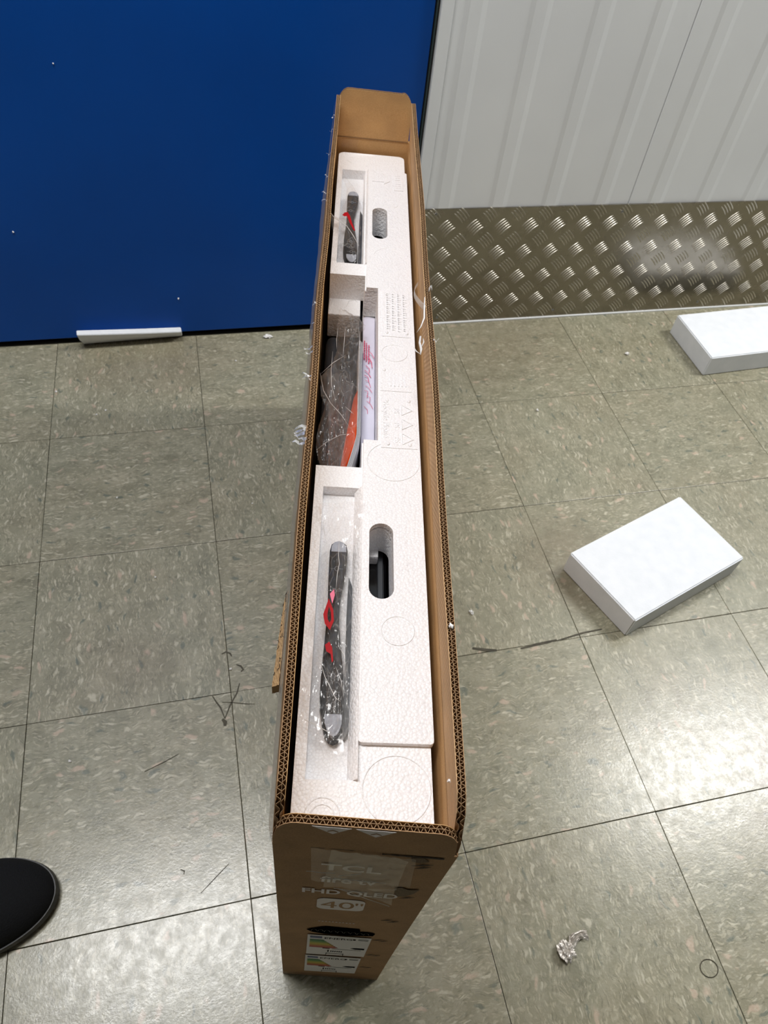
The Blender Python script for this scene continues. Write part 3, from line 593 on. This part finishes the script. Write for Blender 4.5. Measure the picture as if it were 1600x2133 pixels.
# moulded rings, arrow, plates, symbols
def ring(s, t_, z, r, h=.0005, wd=.0006, arc=(0, 6.2832)):
    bm = bmesh.new(); n = 48; full = arc[1] - arc[0] > 6.2
    tube(bm, [(s + r * math.cos(arc[0] + (arc[1] - arc[0]) * k / n), t_ + r * math.sin(arc[0] + (arc[1] - arc[0]) * k / n), z) for k in range(n if full else n + 1)], wd, 5, full); link_mesh('moulded_ring', bm, M['eps'], FI, True)
ring(.0300, .0245, ZE, .0125); ring(.0300, .0235, ZE, .0085); ring(.0840, .0440, ZE, .0255); ring(.0865, .1755, ZT, .0140); ring(.0850, .372, ZT, .0265); ring(.030, 1.022, ZE, .0085); ring(.088, .885, ZT, .0100); ring(.086, .745, ZT, .0230, arc=(.2, 2.9)); ring(.0885, .545, ZT, .0150)
fd = lambda pts, z, h=.0009, nm='moulded_mark': (lambda b: (prism(b, pts, z - .0005, z + h), bmesh.ops.recalc_face_normals(b, faces=b.faces), link_mesh(nm, b, M['eps'], FI)))(bmesh.new())
fd([(.0600, .9480), (.0780, .9480), (.0780, .9420), (.0870, .9510), (.0780, .9600), (.0780, .9540), (.0600, .9540)], ZT, .0011, 'moulded_arrow')
def plate(s0, s1, t0, t1, h=.0007): fd([(s0, t0), (s1, t0), (s1, t1), (s0, t1)], ZT, h, 'moulded_plate')
plate(.0925, .1065, .925, .975, .0010); plate(.0745, .1085, .575, .668); plate(.0720, .1070, .478, .520); plate(.0725, .1105, .3905, .468)
for s, t_ in ((.079, .660), (.080, .582), (.104, .582), (.0765, .513), (.0795, .4625), (.1035, .4625), (.080, .396), (.103, .396)):
    bm = bmesh.new(); bmesh.ops.create_uvsphere(bm, u_segments=12, v_segments=6, radius=.0019); bmesh.ops.scale(bm, vec=(1, 1.3, .6), verts=bm.verts); bmesh.ops.translate(bm, vec=(s, t_, ZT + .0007), verts=bm.verts); link_mesh('moulded_dot', bm, M['eps'], FI, True)
def foam_text(s, s0, t0, size, xs=1):
    m = Matrix(((0, 1, 0, s0), (-1, 0, 0, t0), (0, 0, 1, ZT + .0007), (0, 0, 0, 1))); link_mesh('moulded_lettering', text_mesh(s, size, m, .0005, xs), M['eps'], FI)
foam_text('Recycle Please', .0750, .4600, .0095, 1.0); foam_text('PS', .0870, .4500, .0080); foam_text('PS', .0870, .4280, .0080); foam_text('PS', .0870, .4060, .0080)
for t_ in (.4475, .4255, .4035):
    bm = bmesh.new(); tube(bm, [(.0950, t_ - .0080, ZT + .0009), (.0950, t_ + .0080, ZT + .0009), (.1065, t_, ZT + .0009)], .0006, 4, True); link_mesh('moulded_triangle', bm, M['eps'], FI)
bm = bmesh.new()
for r in range(4):
    t_ = .662
    while t_ > .588:
        l = random.uniform(.002, .0045); x0 = .080 + r * .0068; add_box(bm, (x0, t_ - l, ZT), (x0 + random.uniform(.002, .0048), t_ - l + .0009, ZT + .0013)); add_box(bm, (x0, t_ - l, ZT), (x0 + .0009, t_, ZT + .0013)); t_ -= l + .0014
tag(link_mesh('moulded_relief', bm, M['eps'], FI), kind='stuff')
bm = bmesh.new()
for k in range(7): add_box(bm, (.0945 + .0008 * (k % 2), .968 - k * .0062, ZT + .0005), (.1030, .9705 - k * .0062, ZT + .0016))
for k in range(5): add_box(bm, (.083 + k * .0042, .486, ZT + .0003), (.0845 + k * .0042, .508 - .004 * (k % 2), ZT + .0014))
tag(link_mesh('moulded_relief', bm, M['eps'], FI), kind='stuff')

# ------------------------------------------------------------------ television seen through the openings
TV = empty('television', O, ANG, 'black television standing on edge below the white polystyrene', 'television')
link_mesh('screen_panel', box_bm((.050, .040, .030), (.0830, 1.020, .5170), .003), M['blackg'], TV)
link_mesh('bezel_edge', box_bm((.0735, .040, .510), (.0790, 1.020, .5190), .001), M['tvgrey'], TV)
link_mesh('back_cover', box_bm((.026, .12, .05), (.0495, .95, .47), .006), M['black'], TV)
bm = bmesh.new(); tube(bm, [(.0165, .380 + k * .0375, .488) for k in range(8)] + [(.0165, .6555, .488)] + [(.0165, .659 + .006 * math.sin(q), .488) for q in (.4, .9, 1.3)], [.0100] * 9 + [.0090, .0060, .0030], 24); link_mesh('speaker_bar', bm, M['tvgrey'], TV, True)
link_mesh('bar_housing', box_bm((.0065, .37, .35), (.026, .668, .478), .003), M['black'], TV)

# ------------------------------------------------------------------ plastic stand feet
FOOT = [(.0256, .2615), (.0270, .2690), (.0300, .2722), (.0337, .2735), (.0375, .2722), (.0410, .2690), (.0422, .2615), (.0415, .245), (.0392, .228), (.0368, .2097), (.0368, .185), (.0388, .165), (.0412, .145), (.0425, .123), (.0430, .0947), (.0415, .0855), (.0388, .0815), (.0355, .0800), (.0322, .0815), (.0292, .0855), (.0268, .0947), (.0242, .108), (.0236, .120), (.0237, .1394), (.0250, .165), (.0260, .19), (.0262, .2092), (.0256, .235)]
def foot(dt, z0, label, ds=0., zs=1.):
    F = empty('stand_foot', O, ANG, label, 'television foot', 'dark grey plastic television feet')
    P = [(s + ds, t_ + dt) for s, t_ in FOOT]
    bm = bmesh.new(); prism(bm, P, z0, z0 + .0105); bmesh.ops.recalc_face_normals(bm, faces=bm.faces); bmesh.ops.bevel(bm, geom=[e for e in bm.edges if abs(e.verts[0].co.z - e.verts[1].co.z) < 1e-5], offset=.0015, segments=3, affect='EDGES'); link_mesh('body', bm, M['plastic'], F)
    for e in (0, 1):
        if e == 0: Q = [(.0270, .2595), (.0408, .2595), (.0405, .2660), (.0380, .2700), (.0337, .2718), (.0295, .2700), (.0272, .2660)]
        else: Q = [(.0282, .1015), (.0418, .1015), (.0418, .0945), (.0402, .0880), (.0380, .0845), (.0355, .0835), (.0330, .0845), (.0306, .0880), (.0284, .0945)]
        bm = bmesh.new(); prism(bm, [(s + ds, t_ + dt) for s, t_ in Q], z0 + .010, z0 + .0115); bmesh.ops.recalc_face_normals(bm, faces=bm.faces); link_mesh('rubber_pad', bm, M['pad'], F)
    for t_, s_ in ((.2170, .0312), (.2410, .0328), (.1345, .0335), (.1205, .0338), (.1095, .0345)):
        bm = bmesh.new(); tube(bm, [(s_ + ds + .0019 * math.cos(q * .5236), t_ + dt + .0025 * math.sin(q * .5236), z0 + .0107) for q in range(12)], .0004, 4, True)
        for k in (-1, 1): tube(bm, [(s_ + ds + k * .0019, t_ + dt, z0 + .0107), (s_ + ds + k * .0058, t_ + dt, z0 + .0107)], .0003, 4)
        link_mesh('screw_boss', bm, M['ringm'], F)
    return F
foot(0, .5525, 'nearest dark plastic television foot in its bag, lying flat in the near pocket')
foot(.6560, .5510, 'far dark plastic television foot in its bag, in the far pocket', -.0012)
def spare(dt, z0, label):
    F = empty('stand_foot', O, ANG, label, 'television foot', 'dark grey plastic television feet')
    bm = bmesh.new(); P = [(.0440, .084), (.0474, .090), (.0474, .225), (.0440, .236), (.0432, .20), (.0432, .12)]
    prism(bm, [(s, t_ + dt) for s, t_ in P], z0, z0 + .0068); bmesh.ops.recalc_face_normals(bm, faces=bm.faces); bmesh.ops.bevel(bm, geom=bm.edges[:], offset=.0006, segments=2, affect='EDGES'); link_mesh('body', bm, M['tvgrey'], F)
spare(0, .5523, 'second dark foot on its side, against the right wall of the near pocket')
spare(.648, .5503, 'second dark foot on its side, against the right wall of the far pocket')

# ------------------------------------------------------------------ crumpled clear bags
def film(rows, nm, mat, label, amp, seed, nu=110, nv=40, folds=(), cat='plastic bag', zmin=None):
    """rows: (t, s_left, s_right, z_left, z_mid, z_right) from far to near"""
    R_ = empty(nm, O, ANG, label, cat, 'clear plastic accessory bags'); bm = bmesh.new(); n = len(rows) - 1
    def f(u, v):
        x = u * n; i = min(int(x), n - 1); k = x - i; k = k * k * (3 - 2 * k) if False else k
        a = [rows[i][j] * (1 - k) + rows[i + 1][j] * k for j in range(6)]
        s = a[1] * (1 - v) + a[2] * v; z = a[3] * (1 - v) ** 2 + a[4] * 2 * v * (1 - v) + a[5] * v * v
        q = Vector((s * 130, a[0] * 45, seed)); r = abs(noise.noise(q)); r2 = abs(noise.noise(Vector((s * 260 + a[0] * 60, a[0] * 70, seed + 5)))); r3 = abs(noise.noise(Vector((s * 90 - a[0] * 40, a[0] * 30 + s * 60, seed + 9))))
        z += amp * (1.2 * r + .6 * r2 + 1.4 * r3 - .3)
        s += amp * .5 * noise.noise(Vector((a[0] * 60, v, seed)))
        if zmin is not None: z = max(z, zmin + .0008 * r)
        return Vector((s, a[0] + amp * .8 * noise.noise(Vector((v * 6, u * 5, seed + 2))), z))
    grid(bm, nu, nv, f); link_mesh('film', bm, M[mat], R_, True); return R_
bn = film([(.3130, .0120, .0570, .5665, .572, .5725), (.300, .0140, .0560, .566, .574, .5725), (.2775, .0178, .0520, .5600, .574, .571), (.262, .0185, .0482, .558, .572, .566), (.2239, .0170, .0478, .560, .572, .563), (.192, .0190, .0475, .561, .573, .562), (.177, .0196, .0474, .562, .575, .562), (.150, .0140, .0470, .566, .575, .562), (.1227, .0092, .0465, .5685, .574, .562), (.0947, .0095, .0468, .5690, .573, .561), (.0862, .0150, .0468, .568, .572, .560), (.0730, .0330, .0456, .5650, .566, .558), (.0680, .0405, .0430, .558, .558, .556)],
          'plastic_bag', 'bag', 'clear bag with red print around the nearest television foot, near end of carton', .0022, 3, zmin=.5655)
# second layer of film over the waist of the foot
bm = bmesh.new()
def f2(u, v):
    t_ = .262 - .185 * u; c = .040 - .004 * math.sin(u * 3.1); hw = .0075 * (.25 + .75 * abs(math.sin(u * 3.1 - .9)) + .2)
    s = c + (v - .5) * 2 * hw + .0012 * noise.noise(Vector((t_ * 90, 0, 2))); return Vector((s, t_, .5715 + .0022 * abs(noise.noise(Vector((s * 500, t_ * 40, 6)))) + .0012 * math.sin(v * 3.1)))
grid(bm, 80, 20, f2); link_mesh('film_fold', bm, M['bag'], bn, True)
def flat_poly(pts, z, mat, nm, parent, inner=None):
    bm = bmesh.new()
    if inner:
        n = len(pts); A = [bm.verts.new((x, y, z)) for x, y in pts]; B = [bm.verts.new((x, y, z)) for x, y in inner]; A2 = [bm.verts.new((x, y, z - .0002)) for x, y in pts]; B2 = [bm.verts.new((x, y, z - .0002)) for x, y in inner]
        for k in range(n): bm.faces.new((A[k - 1], A[k], B[k], B[k - 1])); bm.faces.new((A2[k - 1], A2[k], B2[k], B2[k - 1]))
    else: prism(bm, pts, z - .0002, z)
    bmesh.ops.recalc_face_normals(bm, faces=bm.faces); return link_mesh(nm, bm, mat, parent)
RP = [(.0268, .2010), (.0228, .1850), (.0245, .1760), (.0290, .1700), (.0320, .1790), (.0310, .1900)]
RI = [(.0273, .1930), (.0262, .1850), (.0268, .1800), (.0285, .1770), (.0298, .1800), (.0290, .1880)]
flat_poly(RP, .5758, M['red'], 'red_print', bn, RI)
flat_poly([(.0255, .1560), (.0290, .1590), (.0315, .1540), (.0330, .1420), (.0318, .1400), (.0305, .1480), (.0270, .1500)], .5758, M['red'], 'red_print', bn)
flat_poly([(.0275, .2060), (.0310, .2110), (.0318, .2050), (.0300, .1960)], .5752, M['pink'], 'red_print', bn)
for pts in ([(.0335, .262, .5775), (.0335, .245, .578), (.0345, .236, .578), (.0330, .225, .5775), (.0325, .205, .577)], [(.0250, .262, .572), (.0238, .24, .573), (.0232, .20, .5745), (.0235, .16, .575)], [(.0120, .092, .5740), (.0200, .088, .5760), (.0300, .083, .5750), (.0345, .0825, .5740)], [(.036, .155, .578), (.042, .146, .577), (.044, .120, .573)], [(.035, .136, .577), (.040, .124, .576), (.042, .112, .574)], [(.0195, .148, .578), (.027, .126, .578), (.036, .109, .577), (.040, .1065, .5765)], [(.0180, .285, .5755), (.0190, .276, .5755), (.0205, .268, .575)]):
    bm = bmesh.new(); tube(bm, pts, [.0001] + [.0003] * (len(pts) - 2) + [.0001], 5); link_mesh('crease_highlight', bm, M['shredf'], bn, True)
bf = film([(.985, .0090, .0120, .571, .572, .571), (.955, .0130, .0190, .570, .573, .570), (.925, .0220, .0340, .569, .574, .569), (.895, .0230, .0420, .566, .574, .568), (.872, .0180, .0455, .564, .575, .568), (.835, .0145, .0450, .564, .577, .568), (.805, .0035, .0455, .590, .577, .566), (.775, .0050, .0458, .592, .582, .563), (.748, .0120, .0465, .585, .580, .562), (.7360, .0165, .0470, .566, .568, .560)],
          'plastic_bag', 'bag', 'clear bag around the far television foot, far end of carton', .0022, 11, zmin=.5640)
flat_poly([(.0185, .8260), (.0215, .8330), (.0255, .8350), (.0290, .8260), (.0330, .8050), (.0375, .7880), (.0355, .7880), (.0290, .8080), (.0250, .8240), (.0215, .8230)], .5800, M['red'], 'red_print', bf)
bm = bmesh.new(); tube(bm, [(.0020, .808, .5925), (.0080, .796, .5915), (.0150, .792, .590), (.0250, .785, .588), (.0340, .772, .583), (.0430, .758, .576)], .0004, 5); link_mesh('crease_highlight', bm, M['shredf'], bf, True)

# ------------------------------------------------------------------ middle opening: booklet, orange card, remote, bag
BK = empty('instruction_booklet', O, ANG, 'white paper booklet standing on edge beside the orange card in the middle opening', 'booklet')
for k in range(5):
    bm = bmesh.new(); d = .0009 * k
    def bp(u, v, e, d=d, k=k): t_ = .3700 + .215 * u; bend = -.0095 * max(0, (.42 - t_) / .05) ** 1.1; return Vector((.0478 + d + bend + e, t_, .5585 - .0007 * k - .038 * (1 - v) - .012 * max(0, u - .65)))
    shell(bm, 30, 2, lambda u, v: bp(u, v, 0), lambda u, v: bp(u, v, .00035)); link_mesh('page', bm, M['pw'], BK)
OC = empty('orange_card', O, ANG, 'bright orange card under clear film in the middle opening', 'card')
bm = bmesh.new()
shell(bm, 20, 6, lambda u, v: Vector((.0300 + (.0165 - .0105 * max(0, (.42 - (.372 + .13 * u)) / .05)) * v * (1 - .72 * u) + .014 * u, .372 + .13 * u, .534 + .016 * v + .004 * math.sin(u * 3))), lambda u, v: Vector((.0300 + (.0165 - .0105 * max(0, (.42 - (.372 + .13 * u)) / .05)) * v * (1 - .72 * u) + .014 * u, .372 + .13 * u, .5332 + .016 * v + .004 * math.sin(u * 3))))
link_mesh('card_sheet', bm, M['orange'], OC)
RC = empty('remote_control', O, ANG, 'black remote control in clear film at the near end of the middle opening', 'remote control')
link_mesh('case', box_bm((.0085, .369, .498), (.0290, .470, .512), .0035), M['black'], RC)
for k in range(6):
    for j in range(2):
        bm = bmesh.new(); bmesh.ops.create_uvsphere(bm, u_segments=10, v_segments=6, radius=.0026); bmesh.ops.scale(bm, vec=(1, 1, .45), verts=bm.verts); bmesh.ops.translate(bm, vec=(.0145 + j * .008, .382 + k * .0135, .5122), verts=bm.verts); link_mesh('button', bm, M['tvgrey'], RC, True)
MB_ = film([(.640, .0215, .0250, .556, .560, .556), (.615, .0205, .0560, .552, .575, .552), (.590, .0215, .0500, .545, .575, .558), (.564, .0205, .0488, .543, .572, .560), (.530, .0150, .0485, .553, .573, .560), (.4976, .0040, .0485, .565, .575, .560), (.470, .0075, .0480, .562, .570, .560), (.4555, .0125, .0480, .557, .566, .558), (.432, .0060, .0475, .550, .560, .556), (.414, .0050, .0460, .548, .556, .555), (.3900, .0070, .0400, .546, .552, .552), (.3690, .0200, .0340, .545, .548, .550)],
           'plastic_bag', 'bag2', 'crumpled clear bag over the booklet and remote in the middle opening', .0042, 21, nu=120, nv=50)
bm = bmesh.new()
grid(bm, 50, 24, lambda u, v: Vector((.0135 + .030 * v * (1 - .5 * u) + .006 * u, .52 - .145 * u, .548 + .006 * math.sin(v * 5 + u * 4) + .006 * abs(noise.noise(Vector((u * 7, v * 5, 40))))))); link_mesh('film_fold', bm, M['bag2'], MB_, True)
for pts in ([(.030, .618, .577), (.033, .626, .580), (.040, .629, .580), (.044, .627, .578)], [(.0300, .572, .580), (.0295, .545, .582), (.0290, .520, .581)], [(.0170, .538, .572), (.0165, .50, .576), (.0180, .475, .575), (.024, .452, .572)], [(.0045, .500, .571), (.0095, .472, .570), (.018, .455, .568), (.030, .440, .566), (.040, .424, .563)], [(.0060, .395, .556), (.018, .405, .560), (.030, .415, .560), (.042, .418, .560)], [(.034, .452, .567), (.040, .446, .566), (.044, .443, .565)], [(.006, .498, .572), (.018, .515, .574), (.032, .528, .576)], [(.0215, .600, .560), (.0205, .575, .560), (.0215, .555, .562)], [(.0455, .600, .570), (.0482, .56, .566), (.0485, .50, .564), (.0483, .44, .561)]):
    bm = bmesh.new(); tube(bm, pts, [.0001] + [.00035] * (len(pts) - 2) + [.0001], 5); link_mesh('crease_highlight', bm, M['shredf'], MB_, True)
SH = empty('printed_sleeve', O, ANG, 'pale lilac plastic sleeve with faded red print in the narrow slot right of the booklet', 'sleeve')
bm = bmesh.new(); shell(bm, 60, 8, lambda u, v: Vector((.0532 + .0153 * v, .405 + .255 * u, .5370 - .004 * u + .0012 * math.sin(v * 3.1) + .0012 * noise.noise(Vector((u * 9, v * 1.5, 3))))), lambda u, v: Vector((.0532 + .0153 * v, .405 + .255 * u, .530))); link_mesh('sleeve_film', bm, M['lil'], SH, True)
bm = bmesh.new(); rn = random.Random(5)
for r in range(3):
    t_ = .605 - r * .004
    for k in range(11): add_box(bm, (.0545 + r * .0028, t_ - .0018, .5360), (.0545 + r * .0028 + rn.uniform(.0009, .0017), t_, .5388)); t_ -= .0032
tag(link_mesh('red_lettering', bm, M['pink'], SH), kind='stuff')
for k in range(12):
    bm = bmesh.new(); t0 = .585 - k * .009; s0 = .0560 + .004 * rn.random(); tube(bm, [(s0, t0, .5382), (s0 + .004, t0 - .006 + .004 * rn.random(), .5386), (s0 + .007 * rn.random() + .003, t0 - .012, .5380)], .00045 if k < 6 else .0003, 4); link_mesh('red_print', bm, M['pink'], SH)

# ------------------------------------------------------------------ loose foam blocks on the floor
def block(name, corners, h, label, cat='foam block', mat='pe', lean=(0, 0), bev=.0022):
    c = sum((Vector((x, y, 0)) for x, y in corners), Vector()) / 4; r = empty(name, (c.x, c.y, 0), 0, label, cat, 'loose white foam blocks')
    bm = bmesh.new(); prism(bm, [(x - c.x, y - c.y) for x, y in corners], .0005, h)
    for v in bm.verts:
        if v.co.z > h / 2: v.co.x += lean[0]; v.co.y += lean[1]
    bmesh.ops.recalc_face_normals(bm, faces=bm.faces); bmesh.ops.bevel(bm, geom=bm.edges[:], offset=bev, segments=3, affect='EDGES'); link_mesh('foam_slab', bm, M[mat], r, False); return r
block('foam_block', [(.936, .449), (.996, .293), (1.268, .388), (1.215, .549)], .053, 'white rectangular foam block lying alone on the tiles, right of the carton')
block('foam_block', [(1.498, 1.118), (1.503, .946), (1.790, .962), (1.785, 1.134)], .055, 'white foam block against the tread plate at the right edge')
# slab leaning out of the door gap
LS = empty('foam_strip', (.16, 1.2, 0), 0, 'thin white foam strip leaning against the foot of the blue door', 'foam strip')
bm = bmesh.new()
def strip(u, v, d):
    x = -.108 + .222 * u; hl = .052 * (1 - .25 * u); a = math.radians(60 - 10 * u); r = min(1, math.sqrt(max(0, 1 - (1 - min(1, u / .05)) ** 2)) if v < .5 else 1)
    y = .020 + .009 * u; dy = -math.cos(a); dz = math.sin(a); nx = Vector((0, -dz, dy)) # normal toward underside
    k = v * hl
    return Vector((x + (.004 if v < .3 and u < .05 else 0), y - .012 + dy * k - nx.y * d, .003 + dz * k - nx.z * d + .0009 * noise.noise(Vector((u * 40, v * 3, d * 100)))))
shell(bm, 40, 5, lambda u, v: strip(u, v, 0), lambda u, v: strip(u, v, .0115)); bmesh.ops.bevel(bm, geom=[e for e in bm.edges if e.is_manifold and e.calc_face_angle(0) > .8], offset=.0012, segments=2, affect='EDGES'); link_mesh('strip_body', bm, M['pe'], LS)

# ------------------------------------------------------------------ foil scrap
def crumple(name, loc, r, label, cat, mat, seed, squash=.5, stretch=(1, 1), rot=0, group=None, sub=4):
    bm = bmesh.new(); bmesh.ops.create_icosphere(bm, subdivisions=sub, radius=1)
    for v in bm.verts:
        p = v.co.copy(); d = .55 + .55 * abs(noise.noise(p * 1.9 + Vector((seed, 0, 0)))) * 2 + .35 * abs(noise.noise(p * 4.5 + Vector((0, seed, 0)))); v.co = Vector((p.x * d * stretch[0], p.y * d * stretch[1], p.z * d * squash)) * r
    zm = min(v.co.z for v in bm.verts)
    for v in bm.verts: v.co.z -= zm
    o = link_mesh(name, bm, mat); o.location = loc; o.rotation_euler[2] = rot; return tag(o, label, cat, group)
fs_ = empty('crumpled_paper', (.712, -.146, 0), .1, 'small crumpled scrap of silvery white paper on the floor, bottom right', 'scrap')
a = crumple('crumpled_lobe', (-.004, 0, 0), .0105, None, None, M['foil'], 3, .55, (1, 1.15)); a.parent = fs_
bm = bmesh.new()
V = grid(bm, 18, 10, lambda u, v: Vector((.002 + .030 * u, .006 * math.sin(u * 3) + (.012 * (v - .35)) * (1 + .3 * math.sin(u * 7)) + .006 * u, .0042 + .006 * abs(noise.noise(Vector((u * 5, v * 4, 1)))) + .003 * math.sin(v * 3.1)))); link_mesh('folded_wing', bm, M['foil'], fs_, False)
bm = bmesh.new(); tube(bm, [(.006, .011, .009), (.014, .0145, .0105), (.024, .015, .010), (.033, .0125, .008)], [.0005, .0014, .0012, .0004], 6); link_mesh('rolled_edge', bm, M['foil'], fs_)

# ------------------------------------------------------------------ crumbs of foam
CR = [(1.040, .875, .0030, 'white foam crumb lying between the carton and the wall'), (1.343, 1.044, .0050, 'white foam crumb on the tiles left of the block by the tread plate'),
      (.005, 1.055, .0024, 'white foam crumb at the left picture edge below the blue door'), (.088, .975, .0020, 'left one of two tiny crumbs on the tiles below the foam strip'), (.106, .985, .0022, 'right one of two tiny crumbs on the tiles below the foam strip'),
      (.388, 1.118, .0020, 'tiny crumb on the tiles right below the foam strip'), (.195, .545, .0020, 'tiny crumb on the joint left of the carton, middle height'), (.380, .690, .0018, 'tiny pale crumb on the tile close left of the carton'),
      (.065, .235, .0022, 'tiny white crumb near the left picture edge above the shoe'), (.308, .345, .0022, 'tiny crumb beside the dark scuff left of the carton'), (.130, .74, .0018, 'tiny crumb on the tile at middle left, inside the tile edge')]
for k, (x, y, r, lb) in enumerate(CR): crumple('foam_crumb', (x, y, 0), r, lb, 'crumb', M['shred'], k * 3.1, .8, group='foam crumbs on the floor', sub=2)
crumple('tape_scrap', (.735, .385, 0), .0050, 'small clear twist of tape on the floor right of the carton', 'scrap', M['shredf'], 50, .4, (.7, 1.1), sub=3)
crumple('tape_scrap', (.470, 1.196, 0), .0070, 'clump of white tape scrap at the foot of the blue door, left of the carton', 'scrap', M['shred'], 57, .5, (1.5, .8), sub=3)
for (x, z, r, lb) in ((.277, .102, .0022, 'tiny white crumb stuck on the blue door above the right end of the foam strip'), (-.019, .273, .0018, 'tiny white crumb stuck on the blue door near the left edge'), (.127, .578, .0015, 'tiny white crumb stuck high on the blue door')):
    o = crumple('foam_crumb', (x, Y0 + .003, z), r, lb, 'crumb', M['shred'], x * 9, .8, group='foam crumbs on the door', sub=2)
def in_box(s, t_, z): a = Matrix.Rotation(ANG, 3, 'Z') @ Vector((s, t_, z)); return (O + a)[:]
crumple('foam_crumb', in_box(.1165, .134, .6490), .0022, 'white bead sitting on the rim of the right flap', 'crumb', M['shred'], 71, .9, group='foam beads on the carton', sub=2)
crumple('foam_crumb', in_box(.1125, .030, .6240), .0014, 'white bead clinging to the inside of the right flap near its front corner', 'crumb', M['shred'], 73, .9, group='foam beads on the carton', sub=2)

# ------------------------------------------------------------------ shoe
SHO = empty('shoe', (-.075, .035, 0), math.radians(16), 'black knit shoe with rounded toe and black sole at the left edge', 'shoe')
def shoe_w(u):  # u 0 heel .. 1 toe, half widths
    return (.036 + .024 * math.sin(min(1, u / .72) * math.pi / 2) ** 1.2) * (math.sqrt(max(0, 1 - ((u - .60) / .40) ** 2.6)) if u > .60 else 1) * (math.sqrt(max(0, 1 - ((.12 - u) / .12) ** 2)) if u < .12 else 1)
LSH = .300
def shoe_c(u): return .010 * math.sin(u * math.pi) - .006 * u
def shoe_h(u): return .050 + .050 * max(0, (.62 - u) / .62) ** 1.1
bm = bmesh.new()
def up(u, v):
    uu = 1 - (1 - u) ** 1.6; a = math.pi * v; w_ = max(.0006, shoe_w(uu) * .97); h = shoe_h(uu) * (max(0, 1 - ((uu - .58) / .42) ** 3) ** .5 if uu > .58 else 1) * (max(0, 1 - ((.1 - uu) / .1) ** 2) ** .5 if uu < .1 else 1)
    return Vector((-LSH + .135 + LSH * uu, shoe_c(uu) + w_ * math.cos(a), .014 + max(.001, h) * math.sin(a) ** .75))
grid(bm, 48, 24, up); bmesh.ops.remove_doubles(bm, verts=bm.verts, dist=.0004); bmesh.ops.recalc_face_normals(bm, faces=bm.faces); link_mesh('upper', bm, M['knit'], SHO, True)
bm = bmesh.new(); n = 60; lo, hi, mid = [], [], []
for k in range(n):
    q = 2 * math.pi * k / n; uu = .5 + .5 * math.cos(q); w_ = shoe_w(uu); sgn = 1 if math.sin(q) >= 0 else -1; x = -LSH + .135 + LSH * uu; y = shoe_c(uu) + sgn * w_
    lo.append(bm.verts.new((x * 1.0, y * .96, .0005))); mid.append(bm.verts.new((x + .003 * math.cos(q), y + sgn * .0006, .010))); hi.append(bm.verts.new((x + .001 * math.cos(q), y, .020)))
for k in range(n):
    j = (k + 1) % n; bm.faces.new((lo[k], lo[j], mid[j], mid[k])); bm.faces.new((mid[k], mid[j], hi[j], hi[k]))
bm.faces.new(lo[::-1]); bm.faces.new(hi); bmesh.ops.recalc_face_normals(bm, faces=bm.faces); link_mesh('sole', bm, M['sole'], SHO, False)
# padded collar with the dark foot opening and three lace rows (behind the toe, towards the heel)
def on_shoe(uu, f, lift=0.): return Vector((-LSH + .135 + LSH * uu, shoe_c(uu) + shoe_w(uu) * .97 * math.cos(f), .014 + shoe_h(uu) * math.sin(f) ** .75 + lift))
cr = [Vector((-LSH + .135 + LSH * (.24 + .17 * math.cos(q)), shoe_c(.24) + .030 * math.sin(q), .094 - .020 * (1 + math.cos(q)) * .5 + .006)) for q in [2 * math.pi * k / 28 for k in range(28)]]
bm = bmesh.new(); tube(bm, cr, .0062, 10, True); link_mesh('collar', bm, M['knit'], SHO, True)
bm = bmesh.new(); vs = [bm.verts.new(p + Vector((0, 0, .001))) for p in cr]; bm.faces.new(vs); link_mesh('foot_opening', bm, M['sole'], SHO)
for u_ in (.46, .51, .56):
    bm = bmesh.new(); tube(bm, [on_shoe(u_ + .008 * math.sin(f * 2), f, .0012) for f in (1.1, 1.3, 1.57, 1.85, 2.05)], .0020, 6); link_mesh('lace', bm, M['knit'], SHO, True)
